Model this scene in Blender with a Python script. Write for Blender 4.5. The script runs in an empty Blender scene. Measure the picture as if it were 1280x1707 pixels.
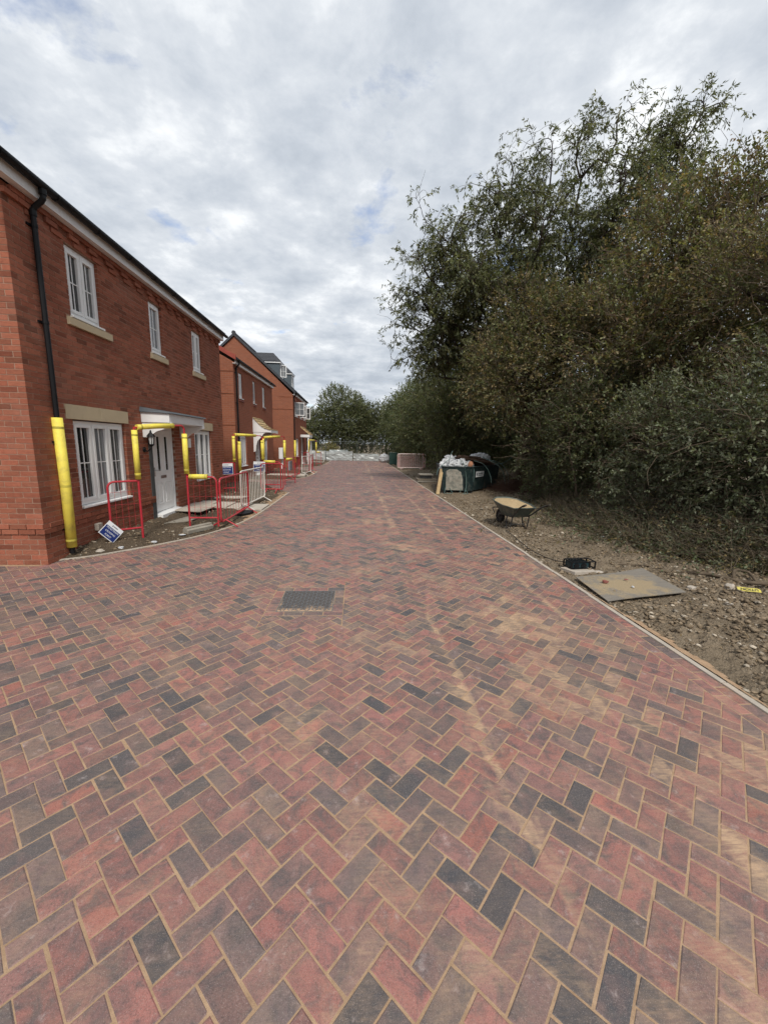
import bpy, math, random
import numpy as np
from mathutils import Vector, Matrix, Euler
random.seed(7)
RNG = np.random.default_rng(11)
scene = bpy.context.scene
COL = scene.collection
R = math.radians

# ------------------------------------------------------------------ camera, sky, sun, exposure
CAM_H = 1.82
F_PX, PITCH, ROLL, YAW = 656.74, R(9.79), R(1.206), R(4.07)
fwd = Vector((math.sin(YAW) * math.cos(PITCH), math.cos(YAW) * math.cos(PITCH), -math.sin(PITCH)))
rt0 = Vector((math.cos(YAW), -math.sin(YAW), 0))
up0 = rt0.cross(fwd)
rt = rt0 * math.cos(ROLL) + up0 * math.sin(ROLL)
up = up0 * math.cos(ROLL) - rt0 * math.sin(ROLL)
cam_data = bpy.data.cameras.new('camera')
cam_data.sensor_fit = 'HORIZONTAL'
cam_data.sensor_width = 36.0
cam_data.lens = F_PX / 1280.0 * 36.0
cam_data.clip_start = 0.05
cam_data.clip_end = 2000
cam = bpy.data.objects.new('camera', cam_data)
COL.objects.link(cam)
m = Matrix((rt, up, -fwd)).transposed().to_4x4()
m.translation = (0, 0, CAM_H)
cam.matrix_world = m
scene.camera = cam

SUN_EL, SUN_AZ = R(50), R(172)        # azimuth measured from +Y towards +X: behind the camera, a little to the right
sun_dir = Vector((math.sin(SUN_AZ) * math.cos(SUN_EL), math.cos(SUN_AZ) * math.cos(SUN_EL), math.sin(SUN_EL)))
sl = bpy.data.lights.new('sun', 'SUN')
sl.energy = 1.5
sl.angle = R(11)
sl.color = (1.0, 0.95, 0.87)
so = bpy.data.objects.new('sun', sl)
COL.objects.link(so)
so.location = (0, -20, 40)
so.rotation_euler = sun_dir.to_track_quat('Z', 'Y').to_euler()

world = bpy.data.worlds.new('World')
scene.world = world
world.use_nodes = True
wt = world.node_tree
wt.nodes.clear()
def wn(t, **k):
    n = wt.nodes.new(t)
    for a, v in k.items():
        setattr(n, a, v)
    return n
w_out = wn('ShaderNodeOutputWorld')
w_bg = wn('ShaderNodeBackground')
w_bg.inputs['Strength'].default_value = 0.1
w_sky = wn('ShaderNodeTexSky', sky_type='NISHITA', sun_disc=False)
w_sky.sun_elevation = SUN_EL
w_sky.sun_rotation = SUN_AZ
w_sky.altitude = 50
w_sky.air_density = 1.0
w_sky.dust_density = 2.0
w_geo = wn('ShaderNodeTexCoord')
w_sep = wn('ShaderNodeSeparateXYZ')
wt.links.new(w_geo.outputs['Generated'], w_sep.inputs[0])
def wmath(op, a, b=None, clamp=False):
    n = wn('ShaderNodeMath', operation=op, use_clamp=clamp)
    for i, v in enumerate((a, b)):
        if v is None:
            continue
        if isinstance(v, (int, float)):
            n.inputs[i].default_value = v
        else:
            wt.links.new(v, n.inputs[i])
    return n.outputs[0]
zz = wmath('ADD', wmath('MAXIMUM', w_sep.outputs['Z'], 0.0), 0.16)
w_uv = wn('ShaderNodeCombineXYZ')
wt.links.new(wmath('DIVIDE', w_sep.outputs['X'], zz), w_uv.inputs[0])
wt.links.new(wmath('DIVIDE', w_sep.outputs['Y'], zz), w_uv.inputs[1])
def wnoise(scale, detail, rough, dist, off):
    mp = wn('ShaderNodeMapping')
    mp.inputs['Location'].default_value = off
    wt.links.new(w_uv.outputs[0], mp.inputs['Vector'])
    n = wn('ShaderNodeTexNoise')
    n.inputs['Scale'].default_value = scale
    n.inputs['Detail'].default_value = detail
    n.inputs['Roughness'].default_value = rough
    n.inputs['Distortion'].default_value = dist
    wt.links.new(mp.outputs[0], n.inputs['Vector'])
    return n.outputs['Fac']
def wramp(fac, stops):
    r = wn('ShaderNodeValToRGB')
    e = r.color_ramp.elements
    while len(e) < len(stops):
        e.new(0.5)
    for el, (p_, c_) in zip(e, stops):
        el.position = p_
        el.color = (*c_, 1) if len(c_) == 3 else c_
    wt.links.new(fac, r.inputs[0])
    return r.outputs[0]
# broad grey-white structure + small bright cells
n_big = wnoise(0.9, 4.0, 0.5, 0.15, (5.1, 9.7, 0.0))
n_cell = wnoise(5.2, 9.0, 0.60, 0.1, (0.4, 5.2, 1.0))
n_mix = wmath('ADD', wmath('MULTIPLY', n_big, 0.5), wmath('MULTIPLY', n_cell, 0.5))
w_cloud = wramp(n_mix, [(0.36, (2.35, 2.6, 2.95)), (0.45, (2.88, 3.12, 3.45)), (0.53, (3.5, 3.7, 3.96)), (0.62, (4.8, 4.92, 5.02))])
n_cov = wnoise(2.3, 9.0, 0.60, 0.15, (4.9, 1.3, 2.0))
w_mask = wramp(n_cov, [(0.315, (0.35, 0.35, 0.35)), (0.41, (1, 1, 1))])
w_mixc = wn('ShaderNodeMix', data_type='RGBA')
wt.links.new(w_mask, w_mixc.inputs['Factor'])
w_skyg = wn('ShaderNodeMix', data_type='RGBA', blend_type='MULTIPLY')
w_skyg.inputs['Factor'].default_value = 1.0
w_skyg.inputs['B'].default_value = (0.8, 0.85, 0.95, 1)
wt.links.new(w_sky.outputs[0], w_skyg.inputs['A'])
wt.links.new(w_skyg.outputs['Result'], w_mixc.inputs['A'])
wt.links.new(w_cloud, w_mixc.inputs['B'])
wt.links.new(w_mixc.outputs['Result'], w_bg.inputs['Color'])
wt.links.new(w_bg.outputs[0], w_out.inputs['Surface'])

scene.view_settings.view_transform = 'Standard'
scene.view_settings.look = 'None'
scene.view_settings.exposure = 1.1
scene.view_settings.gamma = 1.0
scene.view_settings.use_curve_mapping = False
scene.render.engine = 'CYCLES'
cy = scene.cycles
cy.max_bounces = 6
cy.diffuse_bounces = 3
cy.glossy_bounces = 3
cy.transmission_bounces = 4
cy.transparent_max_bounces = 6
cy.use_denoising = True
cy.use_adaptive_sampling = True
cy.adaptive_threshold = 0.015
cy.caustics_reflective = False
cy.caustics_refractive = False

# ------------------------------------------------------------------ material helpers
def lin(r, g, b):
    f = lambda c: (c / 255 / 12.92) if c / 255 <= 0.04045 else ((c / 255 + 0.055) / 1.055) ** 2.4
    return (f(r), f(g), f(b))

class NT:
    def __init__(s, name):
        s.mat = bpy.data.materials.new(name)
        s.mat.use_nodes = True
        s.t = s.mat.node_tree
        s.b = s.t.nodes['Principled BSDF']
        s._pos = None
    def n(s, t, **k):
        n = s.t.nodes.new(t)
        for a, v in k.items():
            setattr(n, a, v)
        return n
    def put(s, sock, v):
        if isinstance(v, bpy.types.NodeSocket):
            s.t.links.new(v, sock)
        elif isinstance(v, tuple) and len(v) == 3 and sock.type == 'RGBA':
            sock.default_value = (*v, 1)
        else:
            sock.default_value = v
    def pos(s):
        if s._pos is None:
            s._pos = s.n('ShaderNodeNewGeometry').outputs['Position']
        return s._pos
    def obj(s):
        return s.n('ShaderNodeTexCoord').outputs['Object']
    def mapping(s, vec, scale=(1, 1, 1), rot=(0, 0, 0), loc=(0, 0, 0)):
        mp = s.n('ShaderNodeMapping')
        s.put(mp.inputs['Vector'], vec)
        mp.inputs['Scale'].default_value = scale
        mp.inputs['Rotation'].default_value = rot
        mp.inputs['Location'].default_value = loc
        return mp.outputs[0]
    def noise(s, vec, scale, detail=4, rough=0.55, dist=0.0, color=False):
        n = s.n('ShaderNodeTexNoise')
        s.put(n.inputs['Vector'], vec)
        n.inputs['Scale'].default_value = scale
        n.inputs['Detail'].default_value = detail
        n.inputs['Roughness'].default_value = rough
        n.inputs['Distortion'].default_value = dist
        return n.outputs['Color' if color else 'Fac']
    def ramp(s, fac, stops):
        r = s.n('ShaderNodeValToRGB')
        e = r.color_ramp.elements
        while len(e) < len(stops):
            e.new(0.5)
        for el, (p_, c_) in zip(e, stops):
            el.position = p_
            el.color = (c_, c_, c_, 1) if isinstance(c_, (int, float)) else (*c_, 1)
        s.put(r.inputs[0], fac)
        return r.outputs[0]
    def mix(s, fac, a, b, mode='MIX'):
        n = s.n('ShaderNodeMix', data_type='RGBA', blend_type=mode)
        s.put(n.inputs['Factor'], fac)
        s.put(n.inputs['A'], a)
        s.put(n.inputs['B'], b)
        return n.outputs['Result']
    def math(s, op, a, b=0.0, clamp=False):
        n = s.n('ShaderNodeMath', operation=op, use_clamp=clamp)
        s.put(n.inputs[0], a)
        s.put(n.inputs[1], b)
        return n.outputs[0]
    def attr(s, name):
        return s.n('ShaderNodeAttribute', attribute_name=name)
    def bump(s, h, strength=0.4, dist=0.01, normal=None):
        n = s.n('ShaderNodeBump')
        n.inputs['Strength'].default_value = strength
        n.inputs['Distance'].default_value = dist
        s.put(n.inputs['Height'], h)
        if normal is not None:
            s.put(n.inputs['Normal'], normal)
        s.put(s.b.inputs['Normal'], n.outputs[0])
        return n.outputs[0]
    def base(s, c):
        s.put(s.b.inputs['Base Color'], c)
    def rough(s, v):
        s.put(s.b.inputs['Roughness'], v)
    def spec(s, v):
        s.put(s.b.inputs['Specular IOR Level'], v)

M = {}
def plain(key, col, rough=0.6, spec=0.5, metal=0.0, var=0.12, scale=6.0, bump=0.0, bscale=60.0, dirt=None, dirt_amt=0.5, dscale=3.0):
    """paint / plastic / metal with slight tonal variation, optional dirt stains and fine relief"""
    s = NT(key)
    p = s.obj()
    n = s.noise(p, scale, 5, 0.6)
    c = s.mix(s.ramp(n, [(0.3, 0.0), (0.7, 1.0)]), tuple(x * (1 - var) for x in col), tuple(min(1, x * (1 + var)) for x in col))
    if dirt is not None:
        d = s.ramp(s.noise(p, dscale, 8, 0.65), [(0.5, 0.0), (0.72, dirt_amt)])
        c = s.mix(d, c, dirt)
    s.base(c)
    s.rough(rough)
    s.spec(spec)
    s.b.inputs['Metallic'].default_value = metal
    if bump:
        s.bump(s.noise(p, bscale, 4, 0.6), bump, 0.004)
    M[key] = s.mat
    return s.mat

# ------------------------------------------------------------------ mesh helpers
ORG = {}
class MB:
    def __init__(s):
        s.v, s.f, s.c = [], [], []
    def face(s, pts, col=None):
        i = len(s.v)
        s.v.extend(tuple(q) for q in pts)
        s.f.append(tuple(range(i, i + len(pts))))
        s.c.append(col)
    def faces(s, pts, fs, col=None):
        i = len(s.v)
        s.v.extend(tuple(q) for q in pts)
        for f in fs:
            s.f.append(tuple(i + k for k in f))
            s.c.append(col)
    def bx(s, x0, x1, y0, y1, z0, z1, col=None):
        s.faces([(x0, y0, z0), (x1, y0, z0), (x1, y1, z0), (x0, y1, z0), (x0, y0, z1), (x1, y0, z1), (x1, y1, z1), (x0, y1, z1)],
                [(0, 3, 2, 1), (4, 5, 6, 7), (0, 1, 5, 4), (1, 2, 6, 5), (2, 3, 7, 6), (3, 0, 4, 7)], col)
        return s
    def hexa(s, b4, t4, col=None):
        s.faces(list(b4) + list(t4), [(0, 3, 2, 1), (4, 5, 6, 7), (0, 1, 5, 4), (1, 2, 6, 5), (2, 3, 7, 6), (3, 0, 4, 7)], col)
        return s
    def prism(s, poly, off, col=None):
        """poly: list of 3D points (planar), extruded by vector off"""
        n = len(poly)
        a = [Vector(q) for q in poly]
        b = [q + Vector(off) for q in a]
        s.faces(a + b, [tuple(range(n - 1, -1, -1)), tuple(range(n, 2 * n))] + [(i, (i + 1) % n, n + (i + 1) % n, n + i) for i in range(n)], col)
        return s
    def tube(s, pts, r, n=8, col=None, caps=True):
        pts = [Vector(q) for q in pts]
        if isinstance(r, (int, float)):
            r = [r] * len(pts)
        rings = []
        t0 = (pts[1] - pts[0]).normalized()
        ref = Vector((0, 0, 1)) if abs(t0.z) < 0.9 else Vector((1, 0, 0))
        u = t0.cross(ref).normalized()
        for i, q in enumerate(pts):
            if i == 0:
                t = pts[1] - pts[0]
            elif i == len(pts) - 1:
                t = pts[-1] - pts[-2]
            else:
                t = (pts[i + 1] - pts[i]).normalized() + (pts[i] - pts[i - 1]).normalized()
            if t.length < 1e-9:
                t = t0
            t = t.normalized()
            u = (u - t * u.dot(t))
            u = u.normalized() if u.length > 1e-6 else t.orthogonal().normalized()
            w = t.cross(u)
            rings.append([q + (u * math.cos(2 * math.pi * k / n) + w * math.sin(2 * math.pi * k / n)) * r[i] for k in range(n)])
        i0 = len(s.v)
        for rg in rings:
            s.v.extend(tuple(q) for q in rg)
        for i in range(len(rings) - 1):
            for k in range(n):
                a = i0 + i * n
                s.f.append((a + k, a + (k + 1) % n, a + n + (k + 1) % n, a + n + k))
                s.c.append(col)
        if caps:
            s.f.append(tuple(i0 + k for k in range(n - 1, -1, -1)))
            s.c.append(col)
            s.f.append(tuple(i0 + (len(rings) - 1) * n + k for k in range(n)))
            s.c.append(col)
        return s
    def lathe(s, c, prof, n=12, col=None):
        """prof: list of (r, z) about vertical axis at c"""
        s.tube([(c[0], c[1], c[2] + z) for r_, z in prof], [max(r_, 1e-4) for r_, z in prof], n, col)
        return s
    def build(s, name, mat, parent=None, smooth=False, kind=None, bevel=0.0, local=False):
        me = bpy.data.meshes.new(name)
        o = bpy.data.objects.new(name, me)
        off = Vector((0, 0, 0))
        if parent is not None and not local:
            off = ORG.get(parent.name, Vector((0, 0, 0)))
        me.from_pydata([(x - off[0], y - off[1], z - off[2]) for x, y, z in s.v], [], s.f)
        if any(c is not None for c in s.c):
            a = me.attributes.new('Col', 'FLOAT_COLOR', 'FACE')
            arr = np.array([(c if c is not None else (1, 1, 1, 1)) for c in s.c], dtype=np.float32)
            if arr.shape[1] == 3:
                arr = np.hstack([arr, np.ones((len(arr), 1), np.float32)])
            a.data.foreach_set('color', arr.ravel())
        if mat is not None:
            me.materials.append(mat if not isinstance(mat, str) else M[mat])
        if smooth:
            me.polygons.foreach_set('use_smooth', [True] * len(me.polygons))
        COL.objects.link(o)
        if parent is not None:
            o.parent = parent
            ORG[o.name] = off
        if kind:
            o['kind'] = kind
        if bevel > 0:
            md = o.modifiers.new('bevel', 'BEVEL')
            md.width = bevel
            md.segments = 2
            md.limit_method = 'ANGLE'
            md.angle_limit = R(40)
        return o

def np_mesh(name, V, F, mat, parent=None, col=None, smooth=False, kind=None):
    """fast mesh from numpy arrays; F is (n,4) or (n,3)"""
    me = bpy.data.meshes.new(name)
    off = np.array(ORG.get(parent.name, (0, 0, 0))) if parent is not None else np.zeros(3)
    V = np.asarray(V, np.float64) - off
    F = np.asarray(F, np.int32)
    k = F.shape[1]
    me.vertices.add(len(V))
    me.vertices.foreach_set('co', V.astype(np.float32).ravel())
    me.loops.add(F.size)
    me.loops.foreach_set('vertex_index', F.ravel())
    me.polygons.add(len(F))
    me.polygons.foreach_set('loop_start', np.arange(0, F.size, k, dtype=np.int32))
    me.polygons.foreach_set('loop_total', np.full(len(F), k, np.int32))
    if smooth:
        me.polygons.foreach_set('use_smooth', np.ones(len(F), bool))
    if col is not None:
        a = me.attributes.new('Col', 'FLOAT_COLOR', 'FACE')
        c = np.asarray(col, np.float32)
        if c.shape[1] == 3:
            c = np.hstack([c, np.ones((len(c), 1), np.float32)])
        a.data.foreach_set('color', c.ravel())
    me.update(calc_edges=True)
    me.materials.append(M[mat] if isinstance(mat, str) else mat)
    o = bpy.data.objects.new(name, me)
    COL.objects.link(o)
    if parent is not None:
        o.parent = parent
        ORG[o.name] = Vector(off)
    if kind:
        o['kind'] = kind
    return o

def tag(o, label, cat, group=None):
    o['label'] = label
    o['category'] = cat
    if group:
        o['group'] = group
    return o
def thing(name, loc, label=None, cat=None, group=None, rz=0.0):
    o = bpy.data.objects.new(name, None)
    o.empty_display_size = 0.2
    COL.objects.link(o)
    o.location = loc
    o.rotation_euler = (0, 0, rz)
    ORG[o.name] = Vector(loc)
    if label:
        tag(o, label, cat, group)
    return o
def copy_tree(o, parent=None):
    c = o.copy()
    COL.objects.link(c)
    c.parent = parent
    ORG[c.name] = ORG.get(o.name, Vector((0, 0, 0)))
    for ch in list(o.children):
        copy_tree(ch, c)
    return c
def text_mesh(name, body, size, mat, parent, mtx, align='CENTER', extrude=0.0006):
    cu = bpy.data.curves.new(name + '_curve', 'FONT')
    cu.body = body
    cu.size = size
    cu.align_x = align
    cu.align_y = 'CENTER'
    cu.extrude = extrude
    cu.space_line = 0.95
    tmp = bpy.data.objects.new(name + '_tmp', cu)
    COL.objects.link(tmp)
    dg = bpy.context.evaluated_depsgraph_get()
    me = bpy.data.meshes.new_from_object(tmp.evaluated_get(dg))
    COL.objects.unlink(tmp)
    bpy.data.objects.remove(tmp)
    me.transform(mtx)
    me.materials.clear()
    me.materials.append(M[mat])
    o = bpy.data.objects.new(name, me)
    COL.objects.link(o)
    o.parent = parent
    return o

# value noise on numpy arrays
def _h(ix, iy, seed):
    n = (ix.astype(np.int64) * 374761393 + iy.astype(np.int64) * 668265263 + seed * 1442695041) & 0x7fffffff
    n = ((n ^ (n >> 13)) * 1274126177) & 0x7fffffff
    return ((n ^ (n >> 16)) & 0xffff) / 65535.0
def vn2(x, y, seed=0):
    x0, y0 = np.floor(x), np.floor(y)
    fx, fy = x - x0, y - y0
    fx, fy = fx * fx * (3 - 2 * fx), fy * fy * (3 - 2 * fy)
    a = _h(x0, y0, seed); b = _h(x0 + 1, y0, seed); c = _h(x0, y0 + 1, seed); d = _h(x0 + 1, y0 + 1, seed)
    return (a * (1 - fx) + b * fx) * (1 - fy) + (c * (1 - fx) + d * fx) * fy
def fbm2(x, y, oct=4, seed=0, gain=0.5):
    t, a, s = 0, 1.0, 0
    for i in range(oct):
        t = t + a * vn2(x * 2 ** i + 17.3 * i, y * 2 ** i - 9.1 * i, seed + i)
        s += a
        a *= gain
    return t / s

# ------------------------------------------------------------------ materials
SAND = lin(182, 152, 123)
def make_paver_mat():
    s = NT('paver_block')
    at = s.attr('Col')
    base = at.outputs['Color']
    seed = at.outputs['Alpha']
    comb = s.n('ShaderNodeCombineXYZ')
    s.put(comb.inputs[0], s.math('MULTIPLY', seed, 37.0))
    s.put(comb.inputs[1], s.math('MULTIPLY', seed, 91.0))
    s.put(comb.inputs[2], s.math('MULTIPLY', seed, 53.0))
    va = s.n('ShaderNodeVectorMath', operation='ADD')
    s.put(va.inputs[0], s.pos())
    s.put(va.inputs[1], comb.outputs[0])
    q = va.outputs[0]
    # smoky charcoal clouds inside each block
    smoke = s.ramp(s.noise(q, 10.0, 6, 0.68, 0.8), [(0.42, 0.0), (0.64, 0.85)])
    c = s.mix(smoke, base, (0.078, 0.069, 0.072))
    warm = s.ramp(s.noise(q, 6.0, 4, 0.6), [(0.5, 0.0), (0.75, 0.5)])
    c = s.mix(warm, c, (0.29, 0.148, 0.126))
    # aggregate speckle
    sp = s.noise(s.pos(), 330.0, 2, 0.7)
    c = s.mix(s.ramp(sp, [(0.58, 0.0), (0.72, 0.7)]), c, (0.42, 0.36, 0.32))
    c = s.mix(s.ramp(s.noise(s.pos(), 210.0, 2, 0.7), [(0.28, 0.6), (0.46, 0.0)]), c, (0.035, 0.03, 0.03))
    mid = s.noise(s.pos(), 95.0, 4, 0.75)
    c = s.mix(s.ramp(mid, [(0.30, 0.5), (0.48, 0.0)]), c, (0.04, 0.034, 0.034))
    c = s.mix(s.ramp(mid, [(0.56, 0.0), (0.72, 0.26)]), c, (0.40, 0.30, 0.26))
    # white bloom and scuffs
    bl = s.math('MULTIPLY', s.ramp(s.noise(q, 12.0, 6, 0.7), [(0.60, 0.0), (0.80, 0.75)]), s.ramp(s.noise(s.pos(), 120.0, 3, 0.7), [(0.3, 0.3), (0.65, 1.0)]))
    c = s.mix(bl, c, (0.55, 0.50, 0.48))
    scr = s.noise(s.mapping(s.pos(), (14, 160, 20), (0, 0, 0.5)), 1.0, 4, 0.75)
    c = s.mix(s.ramp(scr, [(0.68, 0.0), (0.78, 0.6)]), c, (0.55, 0.50, 0.47))
    # jointing sand left on top: thin dust everywhere, drifts, a brushed ridge beside the kerb
    sx = s.n('ShaderNodeSeparateXYZ')
    s.put(sx.inputs[0], s.pos())
    X, Y = sx.outputs[0], sx.outputs[1]
    n1 = s.noise(s.pos(), 0.85, 5, 0.6, 0.4)
    n2 = s.noise(s.mapping(s.pos(), (18, 90, 10), (0, 0, 0.9)), 1.0, 4, 0.7)
    n3 = s.noise(s.pos(), 7.0, 6, 0.7, 0.5)
    drift = s.math('ADD', s.math('MULTIPLY', n1, 0.62), s.math('ADD', s.math('MULTIPLY', n3, 0.26), s.math('MULTIPLY', n2, 0.12)))
    rightward = s.ramp(s.math('MULTIPLY', s.math('ADD', X, 3.0), 0.166), [(0.35, 0.0), (0.75, 0.05)])
    drift = s.math('ADD', drift, rightward)
    dmask = s.ramp(drift, [(0.50, 0.0), (0.58, 0.42), (0.66, 0.98)])
    wob = s.noise(s.mapping(s.pos(), (0.0, 1.1, 0.0)), 1.0, 3, 0.5)
    def ridge(x0, wdt, amp):
        d = s.math('ABSOLUTE', s.math('SUBTRACT', s.math('ADD', X, s.math('MULTIPLY', wob, 0.07)), x0 + 0.035))
        g = s.math('SUBTRACT', 1.0, s.math('DIVIDE', d, wdt), True)
        g = s.math('MULTIPLY', g, s.ramp(s.noise(s.mapping(s.pos(), (3, 0.55, 1)), 1.0, 4, 0.6), [(0.40, 0.0), (0.55, 1.0)]))
        return s.math('MULTIPLY', s.ramp(s.math('ADD', g, s.math('MULTIPLY', s.math('SUBTRACT', n3, 0.5), 1.5)), [(0.30, 0.0), (0.95, 1.0)]), amp)
    r1 = ridge(2.27, 0.10, 0.9)
    r2 = ridge(1.78, 0.18, 0.85)
    r3 = ridge(0.82, 0.26, 0.9)
    dust = s.math('MULTIPLY', s.ramp(n3, [(0.36, 0.04), (0.75, 0.34)]), 0.9)
    fsum = s.math('MAXIMUM', s.math('MAXIMUM', dmask, s.math('MAXIMUM', r1, r3)), s.math('MAXIMUM', dust, r2))
    brk = s.math('MULTIPLY', s.ramp(s.math('FRACT', s.math('MULTIPLY', seed, 7.31)), [(0.15, 0.25), (0.8, 1.1)]), s.ramp(s.noise(s.mapping(s.pos(), (9, 60, 9), (0, 0, 0.7)), 1.0, 5, 0.7), [(0.32, 0.25), (0.62, 1.15)]))
    fsum = s.math('MULTIPLY', fsum, brk, True)
    sandc = s.mix(s.noise(s.pos(), 160.0, 3, 0.6), tuple(x * 0.8 for x in SAND), tuple(x * 1.1 for x in SAND))
    c = s.mix(fsum, c, sandc)
    s.base(c)
    s.rough(s.ramp(s.noise(q, 20.0, 3), [(0.3, 0.5), (0.7, 0.75)]))
    s.spec(0.5)
    hgt = s.math('ADD', s.math('MULTIPLY', s.noise(s.pos(), 260.0, 4, 0.7), 0.6), s.noise(s.pos(), 38.0, 3, 0.6))
    s.bump(hgt, 0.5, 0.0025)
    M['paver'] = s.mat
make_paver_mat()

def make_sand(key, c0, c1, bscale=220.0):
    s = NT(key)
    n = s.noise(s.pos(), 14.0, 6, 0.65)
    c = s.mix(s.ramp(n, [(0.3, 0.0), (0.7, 1.0)]), c0, c1)
    g = s.noise(s.pos(), 400.0, 2, 0.7)
    c = s.mix(s.ramp(g, [(0.3, 0.35), (0.55, 0.0)]), c, tuple(x * 0.45 for x in c0))
    s.base(c)
    s.rough(0.95)
    s.spec(0.15)
    s.bump(s.math('ADD', s.noise(s.pos(), bscale, 4, 0.7), s.noise(s.pos(), 40.0, 3)), 0.6, 0.004)
    M[key] = s.mat
make_sand('joint_sand', lin(150, 124, 99), lin(178, 150, 122))
make_sand('yellow_sand', lin(156, 135, 103), lin(180, 158, 124), 120.0)

def make_soil(key, dark, mid, pale):
    s = NT(key)
    n = s.noise(s.pos(), 1.6, 6, 0.65, 0.3)
    n2 = s.noise(s.pos(), 28.0, 6, 0.75)
    c = s.mix(s.ramp(n, [(0.3, 0.0), (0.7, 1.0)]), dark, mid)
    c = s.mix(s.ramp(n2, [(0.30, 0.6), (0.5, 0.0)]), c, tuple(x * 0.5 for x in dark))  # crevice shade put into the colour where the relief noise is low
    c = s.mix(s.ramp(s.noise(s.pos(), 55.0, 5, 0.8), [(0.56, 0.0), (0.70, 0.75)]), c, pale)
    s.base(c)
    s.rough(0.95)
    s.spec(0.2)
    vor = s.n('ShaderNodeTexVoronoi')
    s.put(vor.inputs['Vector'], s.pos())
    vor.inputs['Scale'].default_value = 34.0
    hh = s.math('ADD', s.math('MULTIPLY', n2, 1.0), s.math('MULTIPLY', vor.outputs['Distance'], 0.8))
    s.bump(hh, 0.9, 0.03)
    M[key] = s.mat
make_soil('soil', (0.145, 0.112, 0.076), (0.25, 0.197, 0.138), (0.42, 0.35, 0.265))
make_soil('garden_soil', (0.070, 0.052, 0.034), (0.130, 0.097, 0.065), (0.30, 0.25, 0.185))

def make_piece_mat(key, rough=0.85, nscale=40.0, amp=0.35, bump=0.5, bscale=120.0, bdist=0.003):
    """colour from the piece's own attribute, grain on top"""
    s = NT(key)
    at = s.attr('Col')
    n = s.noise(s.pos(), nscale, 6, 0.65)
    c = s.mix(s.ramp(n, [(0.3, 0.0), (0.7, 1.0)]), s.mix(1.0, at.outputs['Color'], (1 - amp,) * 3, 'MULTIPLY'), s.mix(1.0, at.outputs['Color'], (1 + amp * 0.6,) * 3, 'MULTIPLY'))
    s.base(c)
    s.rough(rough)
    s.spec(0.25)
    s.bump(s.noise(s.pos(), bscale, 5, 0.7), bump, bdist)
    M[key] = s.mat
    return s
make_piece_mat('stone_piece', nscale=60.0)
def make_brick_mat():
    s = NT('facing_brick')
    at = s.attr('Col')
    n = s.noise(s.mapping(s.pos(), (30, 30, 60)), 1.0, 6, 0.7, 0.6)
    c = s.mix(s.ramp(n, [(0.3, 0.0), (0.72, 1.0)]), s.mix(1.0, at.outputs['Color'], (0.72, 0.70, 0.72), 'MULTIPLY'), s.mix(1.0, at.outputs['Color'], (1.18, 1.18, 1.15), 'MULTIPLY'))
    # bloom: faint pale staining over areas of the wall
    st = s.ramp(s.noise(s.pos(), 0.9, 6, 0.65), [(0.5, 0.0), (0.75, 0.16)])
    c = s.mix(st, c, (0.45, 0.33, 0.27))
    s.base(c)
    s.rough(0.9)
    s.spec(0.2)
    s.bump(s.noise(s.pos(), 90.0, 5, 0.75), 0.6, 0.004)
    M['brick'] = s.mat
make_brick_mat()
def make_wall_mat(key, axis, c_a, c_b):
    """distant brickwork: coursed procedural brick; axis = horizontal world axis of the wall"""
    s = NT(key)
    sx = s.n('ShaderNodeSeparateXYZ')
    s.put(sx.inputs[0], s.pos())
    cb = s.n('ShaderNodeCombineXYZ')
    s.put(cb.inputs[0], sx.outputs[0 if axis == 'X' else 1])
    s.put(cb.inputs[1], sx.outputs[2])
    br = s.n('ShaderNodeTexBrick')
    s.put(br.inputs['Vector'], cb.outputs[0])
    br.inputs['Scale'].default_value = 1.0
    br.inputs['Brick Width'].default_value = 0.225
    br.inputs['Row Height'].default_value = 0.075
    br.inputs['Mortar Size'].default_value = 0.005
    br.inputs['Mortar Smooth'].default_value = 0.2
    br.inputs['Color1'].default_value = (*c_a, 1)
    br.inputs['Color2'].default_value = (*c_b, 1)
    br.inputs['Mortar'].default_value = (0.30, 0.19, 0.14, 1)
    n = s.noise(s.pos(), 1.1, 6, 0.65)
    c = s.mix(s.ramp(n, [(0.4, 0.0), (0.75, 0.35)]), br.outputs['Color'], tuple(x * 0.72 for x in c_a))
    s.base(c)
    s.rough(0.92)
    s.spec(0.15)
    s.bump(s.math('SUBTRACT', 1.0, br.outputs['Fac']), 0.5, 0.006)
    M[key] = s.mat
BR_A, BR_B = (0.320, 0.106, 0.060), (0.260, 0.088, 0.052)
make_wall_mat('brickwall_x', 'X', (0.290, 0.104, 0.058), (0.235, 0.085, 0.050))
make_wall_mat('brickwall_y', 'Y', BR_A, BR_B)
plain('mortar', (0.38, 0.255, 0.19), 0.95, 0.1, var=0.15, scale=8, bump=0.6, bscale=140)
plain('buff_stone', (0.52, 0.43, 0.29), 0.85, 0.2, var=0.08, bump=0.3, dirt=(0.33, 0.26, 0.17), dirt_amt=0.25)
plain('concrete', (0.40, 0.355, 0.30), 0.9, 0.2, var=0.12, bump=0.4, dirt=SAND, dirt_amt=0.4)
plain('concrete_dark', (0.30, 0.275, 0.23), 0.92, 0.2, var=0.2, bump=0.6, dirt=(0.16, 0.13, 0.1), dirt_amt=0.6)
plain('concrete_slab', (0.46, 0.42, 0.36), 0.9, 0.2, var=0.1, bump=0.3, dirt=(0.25, 0.2, 0.15), dirt_amt=0.4)
plain('white_upvc', (0.80, 0.80, 0.79), 0.35, 0.5, var=0.03, dirt=(0.55, 0.52, 0.48), dirt_amt=0.12)
plain('white_paint', (0.78, 0.78, 0.77), 0.5, 0.4, var=0.04, dirt=(0.5, 0.46, 0.42), dirt_amt=0.2)
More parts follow.
